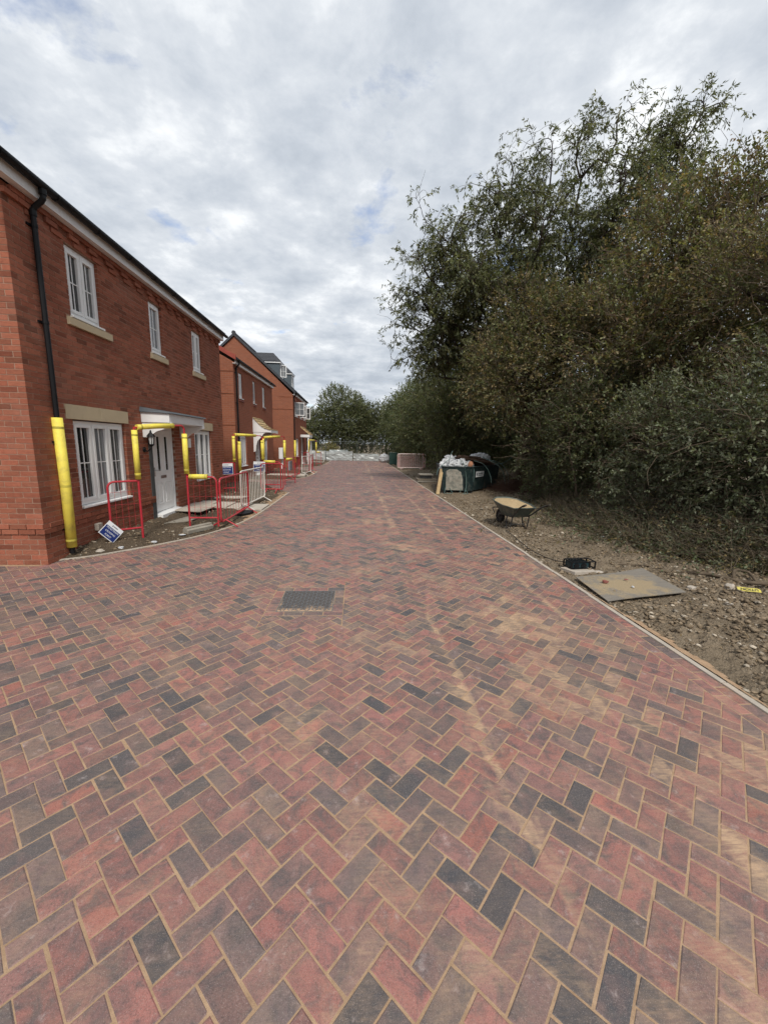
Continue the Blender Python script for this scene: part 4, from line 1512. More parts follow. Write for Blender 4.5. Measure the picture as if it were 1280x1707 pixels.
# ---- far house with steep gable and dormers
X3, H3a, H3b = -4.43, 28.40, 35.6
ZE, ZA, XA = 5.05, 8.72, -8.2
H3 = thing('brick_house', (X3, 32, 0), 'farthest brick house with tall gable and grey dormers', 'house')
ops3 = [(29.3, 30.9, 3.6, 4.7), (31.7, 33.0, 3.6, 4.7), (33.7, 35.1, 3.6, 4.7), (29.6, 30.8, 0.7, 2.1), (32.2, 33.4, -0.1, 2.2)]
front_wall(H3, X3, H3a, H3b, -0.2, ZE, ops3, 'brickwall_y')
XB = 2 * XA - X3
mb = MB()
mb.face([(X3, H3a, -0.2), (X3, H3a, ZE), (XA, H3a, ZA), (XB, H3a, ZE), (XB, H3a, -0.2)])
mb.build('gable_wall', 'brickwall_x', H3)
mb = MB()
mb.face([(X3, H3b, -0.2), (XB, H3b, -0.2), (XB, H3b, ZE), (XA, H3b, ZA), (X3, H3b, ZE)])
mb.build('gable_wall', 'brickwall_x', H3)
mb = MB()
mb.bx(X3 - 7.0, X3 + 0.012, H3a - 0.018, H3a + 0.02, 4.05, 4.12)
mb.bx(X3 - 0.9, X3 + 0.012, H3a - 0.018, H3a + 0.02, 4.88, 4.95)
mb.build('string_course', 'brickwall_x', H3)
gx3, gz3 = eaves(H3, X3, H3a, H3b, ZE - 0.02, ZA + 0.13, X3 - XA, 'roof_tile')
mb = MB()
for s_ in (1, -1):
    xe = X3 + 0.16 if s_ == 1 else XB - 0.16
    mb.hexa([(xe, H3a - 0.11, ZE + 0.06), (XA, H3a - 0.11, ZA + 0.0), (XA, H3a - 0.062, ZA + 0.0), (xe, H3a - 0.062, ZE + 0.06)],
            [(xe, H3a - 0.11, ZE + 0.23), (XA, H3a - 0.11, ZA + 0.18), (XA, H3a - 0.062, ZA + 0.18), (xe, H3a - 0.062, ZE + 0.23)])
mb.tube([(XA, H3a - 0.12, ZA + 0.17), (XA, H3a - 0.03, ZA + 0.17)], 0.14, 8)
mb.build('verge_tiles', 'roof_tile', H3)
px3 = downpipe(H3, X3, 28.62, gx3, gz3, ZE)
sleeve('foam_sleeve', [(px3, 28.62, 0.4), (px3, 28.62, 1.95)], 0.07, None, 'yellow foam sleeve round the downpipe of the farthest house', 'foam sleeve')
for (y0_, y1_), op in (((29.32, 30.88), [-75, 0]), ((31.72, 32.98), [-70, 0]), ((33.72, 35.08), [-75, 0])):
    window(H3, X3 - 0.045, y0_, y1_, 3.66, 4.68, [1, 1], (1, 1), glass='glass_grey', open_=op)
window(H3, X3 - 0.045, 29.62, 30.78, 0.76, 2.08, [1, 1], (1, 1), glass='glass_grey')
front_door(H3, X3 - 0.035, 32.25, 33.35, 0.16, 2.15)
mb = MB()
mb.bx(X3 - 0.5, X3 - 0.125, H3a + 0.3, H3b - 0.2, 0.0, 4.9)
mb.build('room_lining', 'dark_grey', H3)  # indoor shade of the far house as a dark box
# dormers
def dormer(y0, y1, xf, zb, zt, ztop):
    rx = lambda z: X3 - (z - ZE) / (ZA - ZE) * (X3 - XA)
    mb = MB()
    xb_ = rx(zt) - 0.3
    for yy in (y0, y1):
        mb.prism([(xf, yy, zb - 0.35), (xf, yy, zt), (xb_, yy, zt), (xb_, yy, zb)], (0, 0.05 if yy == y0 else -0.05, 0))
    mb.bx(xf - 0.05, xf, y0 + 0.05, y0 + 0.16, zb - 0.35, zt)
    mb.bx(xf - 0.05, xf, y1 - 0.16, y1 - 0.05, zb - 0.35, zt)
    mb.bx(xf - 0.05, xf, y0 + 0.16, y1 - 0.16, zb - 0.35, zb + 0.02)
    d = mb.build('dormer', 'clad_grey', H3)
    mb = MB()
    mb.bx(xb_, xf + 0.08, y0 - 0.08, y1 + 0.08, zt + 0.002, zt + 0.11)
    mb.build('dormer_fascia', 'white_upvc', d)
    mb = MB()
    zr = zt + 0.112
    A_ = [(xf + 0.12, y0 - 0.12, zr), (xf + 0.12, y1 + 0.12, zr), (xb_ - 1.2, y1 + 0.12, zr), (xb_ - 1.2, y0 - 0.12, zr)]
    ym = (y0 + y1) / 2
    T_ = [(xf - 0.55, ym - 0.06, ztop), (xf - 0.55, ym + 0.06, ztop), (xb_ - 1.2, ym + 0.06, ztop), (xb_ - 1.2, ym - 0.06, ztop)]
    mb.hexa(A_, T_)
    dr = mb.build('dormer_roof', 'roof_tile', d)
    st = MB()
    for k in range(6):
        a0, a1 = k / 6, (k + 1) / 6
        q = lambda t: (y0 - 0.12 + (ym - 0.06 - y0 + 0.12) * t, zr + (ztop - zr) * t, xf + 0.12 - 0.67 * t)
        (ya, za, xa), (yb_, zb2, xb2) = q(a0), q(a1)
        st.hexa([(xb_ - 1.0, ya - 0.005, za), (xa, ya - 0.005, za), (xb2, yb_, zb2), (xb_ - 1.0, yb_, zb2)],
                [(xb_ - 1.0, ya - 0.005, za + 0.035), (xa, ya - 0.005, za + 0.035), (xb2, yb_, zb2 + 0.012), (xb_ - 1.0, yb_, zb2 + 0.012)])
    st.build('tile_courses', 'roof_tile', d, kind='stuff')
    return d
dormer(29.9, 31.3, -5.55, 6.35, 7.35, 8.15)
window(H3, -5.555, 30.07, 31.13, 6.38, 7.33, [1, 1], (1, 1), glass='glass_pale', open_=[-60, 0], sill=False)
dormer(33.6, 35.0, -5.35, 6.25, 7.2, 7.95)
window(H3, -5.355, 33.77, 34.83, 6.28, 7.18, [1, 1], (1, 1), glass='glass_pale', sill=False)
# porch of the far house: white posts and an open timber frame above
mb = MB()
for y_ in (31.95, 33.65):
    mb.bx(X3 + 0.55, X3 + 0.66, y_ - 0.055, y_ + 0.055, 0.0, 2.22)
mb.bx(X3, X3 + 0.72, 31.85, 33.75, 2.222, 2.42)
pc = mb.build('porch', 'white_paint', H3)
for y_ in (31.9, 32.5, 33.1, 33.7):
    mb = MB()
    mb.prism([(X3, y_ - 0.03, 3.1), (X3, y_ - 0.03, 2.98), (X3 + 0.68, y_ - 0.03, 2.425), (X3 + 0.78, y_ - 0.03, 2.425)], (0, 0.06, 0))
    mb.build('rafter', 'timber', pc)
for k in range(4):
    mb = MB()
    a = k / 4
    mb.bx(X3 + 0.72 - 0.68 * a - 0.03, X3 + 0.72 - 0.68 * a + 0.03, 31.85, 33.75, 2.50 + 0.54 * a, 2.54 + 0.54 * a)
    mb.build('batten', 'timber', pc)
# meter boxes on the gap between middle and far house
def meter(x, y, lab):
    t = thing('meter_cabinet', (x, y, 0), lab, 'meter cabinet')
    mb = MB()
    mb.bx(x - 0.2, x + 0.05, y - 0.28, y + 0.28, 0.75, 1.45)
    mb.build('cabinet', 'white_paint', t, bevel=0.01)
    mb = MB()
    mb.bx(x + 0.051, x + 0.056, y - 0.2, y + 0.2, 0.9, 1.35)
    mb.build('dark_window', 'dark_grey', t)
    mb = MB()
    mb.bx(x - 0.1, x + 0.0, y - 0.05, y + 0.05, 0.0, 0.75)
    mb.build('leg', 'white_paint', t)
meter(-4.75, 26.0, 'white meter cabinet on a leg between the two farther houses')

# ------------------------------------------------------------------ site barriers, arches, signs
def lerp(a, b, t):
    return tuple(a[i] + (b[i] - a[i]) * t for i in range(len(a)))
def rounded(pts, r=0.1, n=5):
    """polyline with rounded inner corners"""
    P = [Vector(q) for q in pts]
    out = [P[0]]
    for i in range(1, len(P) - 1):
        a, b, c = P[i - 1], P[i], P[i + 1]
        d1, d2 = (a - b), (c - b)
        rr_ = min(r, d1.length * 0.45, d2.length * 0.45)
        p0, p1 = b + d1.normalized() * rr_, b + d2.normalized() * rr_
        for k in range(n + 1):
            t = k / n
            out.append(p0 * (1 - t) ** 2 + b * 2 * t * (1 - t) + p1 * t * t)
    out.append(P[-1])
    return out
def portal(A, B, Lp, Rp, zA, zB, label, gz=0.0, full=True):
    t = thing('crossing_arch', (*A, gz), label, 'barrier', 'red crossing arches with yellow foam')
    a0, b0 = (*A, gz), (*B, gz)
    mb = MB()
    mb.tube([(*A, gz - 0.05), (*A, zA)], 0.019, 10)
    mb.build('post', 'red_paint', t)
    mb = MB()
    mb.tube([(*B, gz - 0.05), (*B, zB - 0.2)], 0.019, 10)
    mb.build('post', 'red_paint', t)
    mb = MB()
    mb.tube(rounded([(*A, zA - 0.01), (*lerp(A, B, 0.5), (zA + zB) / 2), (*B, zB), (*B, zB - 0.22)], 0.14), 0.017, 10)
    mb.build('top_bar', 'red_paint', t)
    def low(P, Q, nm, foam):
        m_ = MB()
        top = 1.09
        m_.tube(rounded([(*P, top), (*Q, top), (*Q, gz + 0.02)], 0.12), 0.018, 10)
        m_.tube([(*P, gz + 0.2), (*Q, gz + 0.2)], 0.017, 10)
        pn = m_.build('side_panel', 'red_paint', t)
        w = MB()
        n = 4
        for k in range(1, n + 1):
            q = lerp(P, Q, k / (n + 1))
            w.tube([(*q, gz + 0.2), (*q, top)], 0.0028, 4)
        for z in (0.42, 0.64, 0.86):
            w.tube([(*P, gz + z), (*Q, gz + z)], 0.0022, 4)
        w.build('wire_mesh', 'red_paint', pn)
        if foam:
            q0, q1 = lerp(P, Q, 0.08), lerp(P, Q, 0.70)
            sleeve('foam_sleeve', [(*q0, top + 0.005), (*q1, top + 0.005)], 0.05, t)
    if Lp:
        low(A, Lp, 'left', False)
    if Rp:
        low(B, Rp, 'right', True)
    sleeve('foam_sleeve', [(*A, 1.12), (*lerp(A, B, 0.0), zA - 0.05)], 0.047, t)
    mb = MB()
    mb.tube([(*A, 1.205), (*A, 1.222)], 0.0495, 14)
    mb.build('foam_tape', 'yellow_foam', t)
    sleeve('foam_sleeve', [(*lerp(A, B, 0.05), zA + 0.0), (*lerp(A, B, 0.40), zA + (zB - zA) * 0.45), (*lerp(A, B, 0.76), zA + (zB - zA) * 0.76)], 0.047, t)
    sleeve('foam_sleeve', [(*B, 1.15), (*B, zB - 0.16)], 0.05, t)
    return t
portal((-3.84, 7.22), (-3.40, 8.17), (-4.20, 6.93), (-2.84, 8.20), 2.02, 2.10, 'red arch with yellow foam sleeves before the nearest front door', 0.05)
portal((-4.12, 13.7), (-3.46, 14.9), (-4.5, 13.35), (-2.80, 14.8), 2.03, 2.02, 'red arch with yellow foam sleeves before the middle house corner', 0.05)
portal((-3.62, 15.75), (-3.05, 17.1), None, (-2.75, 17.9), 1.98, 2.05, 'red arch with yellow foam leaning over a grey board', 0.0)
portal((-3.55, 29.9), (-3.15, 31.2), (-3.9, 29.6), (-2.8, 31.6), 2.0, 2.0, 'farthest red arch with yellow foam by the white porch', 0.0)
mb = MB()
mb.bx(-2.93, -2.86, 17.2, 17.9, 0.62, 1.0)
tag(mb.build('grey_board', 'sign_grey'), 'blank grey board hung on the third arch along the road', 'board')

def sign(center, face_dir, tilt, size, label, lines=('PEDESTRIAN', 'CROSSING', 'POINT')):
    """white-headed blue notice; local X right, Y up, Z towards the viewer"""
    t = thing('notice_sign', center, label, 'sign', 'blue crossing notices')
    f = Vector(face_dir).normalized()
    xr = Vector((0, 0, 1)).cross(f).normalized()
    yu = f.cross(xr)
    mt = Matrix((xr, yu, f)).transposed().to_4x4() @ Matrix.Rotation(tilt, 4, 'Z')
    def addbox(nm, x0, x1, y0, y1, z0, z1, mat):
        m_ = MB()
        m_.bx(x0, x1, y0, y1, z0, z1)
        o = m_.build(nm, mat, t, local=True)
        o.data.transform(mt)
        return o
    w, h = size
    addbox('board', -w / 2, w / 2, -h / 2, h / 2, -0.004, 0.0, 'sign_white')
    addbox('blue_field', -w / 2 + 0.012, w / 2 - 0.012, -h / 2 + 0.012, h * 0.22, 0.0005, 0.002, 'sign_blue')
    n = len(lines)
    fh = h * 0.66
    for i, l in enumerate(lines):
        y = h * 0.12 - (i) * fh / n
        text_mesh('lettering', l, fh / n * 0.72 * min(1.0, 9.0 / len(l) * w / h), 'sign_white', t, mt @ Matrix.Translation((0, y, 0.0028)))
    # small emblem and line of print on the white header
    addbox('emblem', -w * 0.17, -w * 0.12, h * 0.31, h * 0.40, 0.0005, 0.0015, 'print_grey')
    for k in range(5):
        addbox('header_print', -w * 0.09 + k * w * 0.055, -w * 0.045 + k * w * 0.055, h * 0.33, h * 0.385, 0.0005, 0.0015, 'print_grey')
    return t
sign((-4.13, 6.80, 0.26), (0.95, -0.6, 0.12), R(-50), (0.30, 0.26), 'blue notice dangling crooked from the nearest red arch')
sign((-4.32, 13.46, 0.90), (0.5, -1, 0.0), R(1), (0.42, 0.36), 'blue notice hung straight on the second red arch')
sign((-3.52, 14.62, 0.92), (0.55, -1, 0.0), R(-2), (0.42, 0.36), 'blue notice behind the white barrier by the second arch')

def barrier(P, Q, mat, label, bars=12, br=0.006, z=0.0, lean=0.0, group='steel crowd barriers', h=1.05):
    P, Q = Vector(P), Vector(Q)
    L_ = (Q - P).length
    mid = (P + Q) / 2
    t = thing('crowd_barrier', (mid.x, mid.y, z), label, 'barrier', group, math.atan2(Q.y - P.y, Q.x - P.x))
    a = L_ / 2
    mb = MB()
    mb.tube(rounded([(0, 0, h), (a, 0, h), (a, 0, 0.14), (0, 0, 0.14)], 0.11), 0.019, 9)
    mb.tube(rounded([(0, 0, h), (-a, 0, h), (-a, 0, 0.14), (0, 0, 0.14)], 0.11), 0.019, 9)
    mb.build('frame', mat, t, local=True)
    for k in range(bars):
        x = -a + 2 * a * (k + 1) / (bars + 1)
        b_ = MB()
        b_.tube([(x, 0, 0.14), (x, 0, h)], br, 6)
        b_.build('bar', mat, t, local=True)
    for s_ in (-1, 1):
        f_ = MB()
        x = s_ * (a - 0.22)
        f_.tube([(x, -0.27, 0.012), (x, -0.03, 0.155), (x, 0.03, 0.155), (x, 0.27, 0.012)], 0.015, 8)
        f_.build('foot', mat, t, local=True)
    t.rotation_euler = (lean, 0, t.rotation_euler[2])
    return t
barrier((-2.80, 8.25), (-2.80, 10.35), 'red_paint', 'red steel barrier beside the kerb next to the nearest arch', 9, 0.0035)
barrier((-2.98, 10.35), (-2.86, 12.45), 'white_galv', 'white barrier standing by the kerb behind the red barrier', 14, 0.0075)
barrier((-3.42, 14.4), (-2.62, 14.3), 'red_paint', 'red barrier across the kerb end beside the second arch', 7, 0.004)
barrier((-3.35, 19.6), (-3.1, 21.7), 'red_paint', 'red barrier at the curved kerb of the middle garden', 12, 0.005)
barrier((-3.0, 22.0), (-2.72, 23.7), 'white_galv', 'white barrier lying against the middle garden kerb', 5, 0.007)
barrier((-2.85, 24.0), (-2.85, 26.1), 'red_paint', 'red barrier past the white one in the middle garden', 12, 0.005)
barrier((-4.9, 35.5), (-2.9, 35.4), 'white_galv', 'white barrier before the far plastic wrapped packs', 12, 0.006)
for k, (mt_, lab) in enumerate((('white_galv', 'frontmost white barrier of the stack by the far hedge'), ('red_paint', 'red barrier second in the stack by the far hedge'), ('white_galv', 'white barrier third in the stack by the far hedge'), ('red_paint', 'red barrier fourth in the stack by the far hedge'), ('white_galv', 'rearmost white barrier of the stack by the far hedge'))):
    barrier((2.98 + 0.06 * k, 28.9 + 0.13 * k), (4.85 + 0.07 * k, 28.95 + 0.13 * k), mt_, lab, 12, 0.008, z=0.0, lean=R(-3), h=1.15)

# ------------------------------------------------------------------ things on the left
def slab_piece(poly, z0, z1, name, mat, parent=None, bevel=0.006):
    mb = MB()
    n = len(poly)
    pts = [(x, y, z0) for x, y in poly] + [(x, y, z1) for x, y in poly]
    mb.faces(pts, [tuple(range(n - 1, -1, -1)), tuple(range(n, 2 * n))] + [(i, (i + 1) % n, n + (i + 1) % n, n + i) for i in range(n)])
    return mb.build(name, mat, parent, bevel=bevel)
path = thing('garden_path', (-3.5, 11, 0))
path['kind'] = 'structure'
path['label'] = 'pale slab path from the nearest front door to the kerb'
for i in range(4):
    x0 = -4.36 + i * 0.465
    for j in range(2):
        y0 = 10.55 + j * 0.46
        z = 0.125 - 0.026 * i
        slab_piece([(x0, y0), (x0 + 0.455, y0), (x0 + 0.455, y0 + 0.45), (x0, y0 + 0.45)], z - 0.06, z, 'slab', 'concrete_slab', path)
o = slab_piece([(-4.33, 9.55), (-3.66, 9.42), (-3.60, 10.30), (-3.95, 10.80), (-4.36, 10.85)], 0.142, 0.165, 'stone_slab', 'concrete', None)
tag(o, 'large pale slab lying at the nearest front door', 'slab')
o = slab_piece([(-4.0, 8.35), (-3.62, 8.62), (-3.55, 9.0), (-3.85, 9.12)], 0.075, 0.10, 'stone_slab', 'concrete_dark', None)
tag(o, 'dark flat slab on the soil under the nearest arch', 'slab')
o = slab_piece([(-4.3, 12.1), (-3.5, 12.3), (-3.4, 12.7), (-4.3, 12.6)], 0.07, 0.11, 'stone_slab', 'concrete_slab', None)
tag(o, 'grey slab on the soil beyond the slab path', 'slab')
o = slab_piece([(-4.7, 21.0), (-2.75, 21.2), (-2.75, 22.0), (-4.7, 21.9)], 0.03, 0.115, 'path_slab', 'concrete_slab', None)
o['kind'] = 'structure'
o['label'] = 'pale path to the middle front door'
# weathered kerb block
mb = MB()
ang = Matrix.Translation((-3.16, 7.95, 0.03)) @ Matrix.Rotation(R(62), 4, 'Z') @ Matrix.Rotation(R(8), 4, 'X')
prof = [(-0.075, 0.0), (0.075, 0.0), (0.075, 0.06), (0.045, 0.115), (-0.03, 0.12), (-0.03, 0.085), (-0.075, 0.08)]
mb.prism([ang @ Vector((-0.30, y, z)) for y, z in prof], ang.to_3x3() @ Vector((0.62, 0, 0)))
tag(mb.build('concrete_block', 'concrete_dark', bevel=0.008), 'weathered concrete block lying at the foot of the nearest arch', 'block')
# dark plastic offcut
mb = MB()
pts = [(-3.0, 9.75, 0.05), (-2.8, 9.70, 0.06), (-2.66, 9.95, 0.05), (-2.62, 10.15, 0.09), (-2.72, 10.2, 0.05), (-2.9, 10.05, 0.07)]
for i in range(6):
    a = Vector(pts[i])
    b = Vector(pts[(i + 1) % 6])
    c = Vector((-2.8, 9.95, 0.11))
    mb.face([a, b, c])
    mb.face([a, a - Vector((0, 0, 0.1)), b - Vector((0, 0, 0.1)), b])
tag(mb.build('plastic_offcut', 'black_plastic'), 'crumpled black plastic on the soil below the red barrier', 'plastic')
def rock(name, c, s, mat, label, cat='stone', seed=0, flat=0.6):
    import bmesh
    bm = bmesh.new()
    bmesh.ops.create_icosphere(bm, subdivisions=2, radius=1.0)
    r_ = random.Random(seed)
    ph = [r_.uniform(0, 6) for _ in range(6)]
    for v in bm.verts:
        k = 1 + 0.16 * math.sin(3 * v.co.x + ph[0]) + 0.14 * math.sin(4 * v.co.y + ph[1]) + 0.12 * math.sin(5 * v.co.z + ph[2]) + r_.uniform(-0.05, 0.05)
        v.co = Vector((v.co.x * s[0], v.co.y * s[1], v.co.z * s[2])) * k
    me = bpy.data.meshes.new(name)
    bm.to_mesh(me)
    bm.free()
    me.materials.append(M[mat])
    o = bpy.data.objects.new(name, me)
    COL.objects.link(o)
    o.location = c
    o.rotation_euler = (0, 0, r_.uniform(0, 6))
    tag(o, label, cat)
    return o
rock('stone', (-3.90, 6.64, 0.03), (0.055, 0.035, 0.022), 'bag_white', 'white flat stone just inside the curved kerb', seed=1)
rock('stone', (-3.55, 7.02, 0.03), (0.05, 0.04, 0.026), 'bag_white', 'white rounded stone on the kerb bend near the dangling notice', seed=2)
rock('stone', (-4.10, 6.42, 0.03), (0.07, 0.04, 0.03), 'concrete', 'pale flat stone beside the brick house corner', seed=3)
rock('stone', (-3.30, 7.55, 0.04), (0.07, 0.03, 0.012), 'bag_white', 'thin white flake of stone in front of the concrete block', seed=4)

# ------------------------------------------------------------------ manhole cover
mhx, mhy = (MH[0] + MH[1]) / 2, (MH[2] + MH[3]) / 2
t = thing('manhole_cover', (mhx, mhy, 0), 'square black iron manhole cover sprinkled with sand', 'manhole cover')
mb = MB()
mb.bx(MH[0], MH[1], MH[2], MH[3], -0.03, -0.0008)
mb.build('plate', 'cover_plate', t)
mb = MB()
for a, b, c, d in ((MH[0] - 0.011, MH[1] + 0.011, MH[2] - 0.011, MH[2] - 0.001), (MH[0] - 0.011, MH[1] + 0.011, MH[3] + 0.001, MH[3] + 0.011), (MH[0] - 0.011, MH[0] - 0.001, MH[2] - 0.001, MH[3] + 0.001), (MH[1] + 0.001, MH[1] + 0.011, MH[2] - 0.001, MH[3] + 0.001)):
    mb.bx(a, b, c, d, -0.03, 0.0)
mb.build('rim', 'cover_iron', t)
tr = MB()
nb = 13
st = (MH[1] - MH[0] - 0.02) / nb
for i in range(nb):
    for j in range(nb):
        cx_, cy_ = MH[0] + 0.01 + (i + 0.5) * st, MH[2] + 0.01 + (j + 0.5) * st
        a = R(45) if (i + j) % 2 else R(-45)
        c_, s_ = math.cos(a), math.sin(a)
        q = [(cx_ + x * c_ - y * s_, cy_ + x * s_ + y * c_) for x, y in ((-0.019, -0.0055), (0.019, -0.0055), (0.019, 0.0055), (-0.019, 0.0055))]
        tr.hexa([(x, y, -0.0009) for x, y in q], [(cx_ + (x - cx_) * 0.8, cy_ + (y - cy_) * 0.7, 0.004) for x, y in q])
tr.build('tread_pattern', 'cover_iron', t, kind='stuff')
# ------------------------------------------------------------------ right-hand verge: wheelbarrow
def barrow():
    t = thing('wheelbarrow', (3.58, 8.6, 0.0), 'steel wheelbarrow heaped with yellow sand on the verge', 'wheelbarrow', None, R(10))
    # local: +Y forward (wheel), handles to -Y
    rimz, botz = 0.54, 0.28
    rim = [(-0.27, -0.40, rimz - 0.03), (0.27, -0.40, rimz - 0.03), (0.36, -0.05, rimz), (0.33, 0.42, rimz + 0.05), (0.16, 0.60, rimz + 0.08), (-0.16, 0.60, rimz + 0.08), (-0.33, 0.42, rimz + 0.05), (-0.36, -0.05, rimz)]
    bot = [(-0.17, -0.22, botz), (0.17, -0.22, botz), (0.20, 0.0, botz), (0.18, 0.22, botz), (0.10, 0.30, botz), (-0.10, 0.30, botz), (-0.18, 0.22, botz), (-0.20, 0.0, botz)]
    n = 8
    mb = MB()
    inn = [(x * 0.965, y * 0.965, z - 0.001) for x, y, z in rim]
    ibt = [(x * 0.95, y * 0.95, z + 0.008) for x, y, z in bot]
    mb.faces(bot + rim + inn + ibt, [tuple(range(n - 1, -1, -1))] + [(i, (i + 1) % n, n + (i + 1) % n, n + i) for i in range(n)] + [(n + i, n + (i + 1) % n, 2 * n + (i + 1) % n, 2 * n + i) for i in range(n)] + [(2 * n + i, 2 * n + (i + 1) % n, 3 * n + (i + 1) % n, 3 * n + i) for i in range(n)])
    tray = mb.build('tray', 'barrow_steel', t, local=True)
    mb = MB()
    mb.tube([Vector(q) for q in rim] + [Vector(rim[0])], 0.011, 7)
    mb.build('rim_bead', 'barrow_steel', tray, local=True)
    # frame rails = handles
    for s_ in (-1, 1):
        mb = MB()
        mb.tube(rounded([(s_ * 0.03, 0.62, 0.20), (s_ * 0.13, 0.30, 0.27), (s_ * 0.20, -0.25, 0.29), (s_ * 0.27, -0.62, 0.57), (s_ * 0.285, -0.82, 0.64)], 0.1), 0.0165, 9)
        mb.build('handle', 'dark_steel', t, local=True)
        mb = MB()
        mb.tube([(s_ * 0.2805, -0.72, 0.603), (s_ * 0.286, -0.84, 0.648)], 0.022, 9)
        mb.build('grip', 'rubber', t, local=True)
        mb = MB()
        mb.tube(rounded([(s_ * 0.19, -0.02, 0.28), (s_ * 0.215, -0.05, 0.02), (s_ * 0.215, -0.20, 0.012), (s_ * 0.205, -0.27, 0.30)], 0.07), 0.0145, 8)
        mb.build('leg', 'dark_steel', t, local=True)
        mb = MB()
        mb.tube([(s_ * 0.055, 0.50, 0.19), (s_ * 0.055, 0.585, 0.175)], 0.012, 7)
        mb.build('axle_bracket', 'dark_steel', t, local=True)
    mb = MB()
    mb.tube([(-0.215, -0.12, 0.10), (0.215, -0.12, 0.10)], 0.010, 7)
    mb.tube(rounded([(-0.16, 0.58, 0.24), (-0.16, 0.72, 0.36), (0.16, 0.72, 0.36), (0.16, 0.58, 0.24)], 0.06), 0.012, 7)
    mb.build('brace', 'dark_steel', t, local=True)
    mb = MB()
    ring = [(0.0, 0.585 + 0.135 * math.cos(a), 0.175 + 0.135 * math.sin(a)) for a in [2 * math.pi * k / 20 for k in range(21)]]
    mb.tube(ring, 0.042, 10)
    w = mb.build('wheel', 'rubber', t, smooth=True, local=True)
    mb = MB()
    mb.tube([(-0.02, 0.585, 0.175), (0.02, 0.585, 0.175)], 0.10, 16)
    mb.tube([(-0.06, 0.585, 0.175), (0.06, 0.585, 0.175)], 0.016, 10)
    mb.build('wheel_hub', 'dark_steel', w, local=True)
    return t, rim
bt, rim = barrow()
# sand load
sl_ = MB()
nr, na = 9, 32
def rim_at(a):
    P = [Vector((x, y - 0.08)) for x, y, z in rim]
    Z = [z for x, y, z in rim]
    d = Vector((math.cos(a), math.sin(a)))
    best = None
    for i in range(8):
        p, q = P[i], P[(i + 1) % 8]
        e = q - p
        den = d.x * e.y - d.y * e.x
        if abs(den) < 1e-9:
            continue
        s_ = (p.x * e.y - p.y * e.x) / den
        u = (p.x * d.y - p.y * d.x) / den
        if s_ > 0 and -1e-6 <= u <= 1 + 1e-6:
            best = (s_, Z[i] + (Z[(i + 1) % 8] - Z[i]) * u)
    return best
vs, fs = [], []
rs = random.Random(9)
for k in range(na):
    a = 2 * math.pi * k / na
    s_, z_ = rim_at(a)
    for j in range(nr):
        t_ = j / (nr - 1)
        rr_ = s_ * 0.955 * t_
        hh = z_ * t_ + 0.57 * (1 - t_) - 0.015 + 0.05 * (1 - t_ ** 2) + 0.016 * math.sin(7 * t_ + 3 * a) * (1 - t_) + rs.uniform(-0.006, 0.006) * (1 - t_)
        vs.append((rr_ * math.cos(a), rr_ * math.sin(a) + 0.08, hh))
for k in range(na):
    for j in range(nr - 1):
        i0, i1 = k * nr + j, ((k + 1) % na) * nr + j
        fs.append((i0, i0 + 1, i1 + 1, i1))
sl_.faces(vs, fs)
o = sl_.build('sand_heap', 'yellow_sand', smooth=True)
o.location = (3.58, 8.6, 0)
o.rotation_euler = (0, 0, R(10))
tag(o, 'heap of yellow sand filling the wheelbarrow', 'sand')

# ------------------------------------------------------------------ skip
SB = [(3.30, 14.92), (4.12, 14.80), (4.42, 14.92), (6.15, 17.0), (5.5, 17.9), (3.6, 17.4)]
cxs, cys = 4.35, 16.2
ST = [(cxs + (x - cxs) * 1.06, cys + (y - cys) * 1.06) for x, y in SB]
t = thing('waste_skip', (cxs, cys, 0), 'dark green steel skip overflowing with white rubbish bags', 'skip')
mb = MB()
zb, zt = 0.10, 1.02
n = 6
inr = [(cxs + (x - cxs) * 1.02, cys + (y - cys) * 1.02) for x, y in SB]
mb.faces([(x, y, zb) for x, y in SB] + [(x, y, zt) for x, y in ST] + [(x, y, zt) for x, y in inr] + [(x, y, 0.5) for x, y in inr],
         [tuple(range(n - 1, -1, -1))] + [(i, (i + 1) % n, n + (i + 1) % n, n + i) for i in range(n)] + [(n + i, n + (i + 1) % n, 2 * n + (i + 1) % n, 2 * n + i) for i in range(n)] + [(2 * n + i, 2 * n + (i + 1) % n, 3 * n + (i + 1) % n, 3 * n + i) for i in range(n)] + [tuple(range(3 * n, 4 * n))])
mb.build('body', 'skip_green', t)
mb = MB()
mb.tube([(x, y, zt) for x, y in ST] + [(*ST[0], zt)], 0.032, 6)
mb.build('rim', 'skip_green', t)
# arched stained panel on the front
mb = MB()
def fp(u, v):
    a = lerp(SB[0], SB[1], u)
    b = lerp(ST[0], ST[1], u)
    q = lerp(a, b, v)
    return (q[0], q[1] - 0.02, zb + (zt - zb) * v)
arch = [(0.14, 0.03), (0.93, 0.03), (0.90, 0.5), (0.80, 0.80), (0.62, 0.90), (0.30, 0.90), (0.17, 0.82)]
mb.prism([fp(u, v) for u, v in arch], (0, 0.03, 0))
mb.build('front_panel', 'skip_stain', t, bevel=0.006)
for i in (1, 2):
    mb = MB()
    mb.tube([(SB[i][0], SB[i][1] - 0.01, zb), (ST[i][0], ST[i][1] - 0.01, zt)], 0.03, 6)
    mb.build('corner_rib', 'skip_green', t)
mb = MB()
for q in (SB[0], SB[2], SB[3], SB[5]):
    mb.bx(cxs + (q[0] - cxs) * 0.86 - 0.08, cxs + (q[0] - cxs) * 0.86 + 0.08, cys + (q[1] - cys) * 0.86 - 0.08, cys + (q[1] - cys) * 0.86 + 0.08, -0.05, zb + 0.01)
mb.build('skid', 'dark_steel', t)
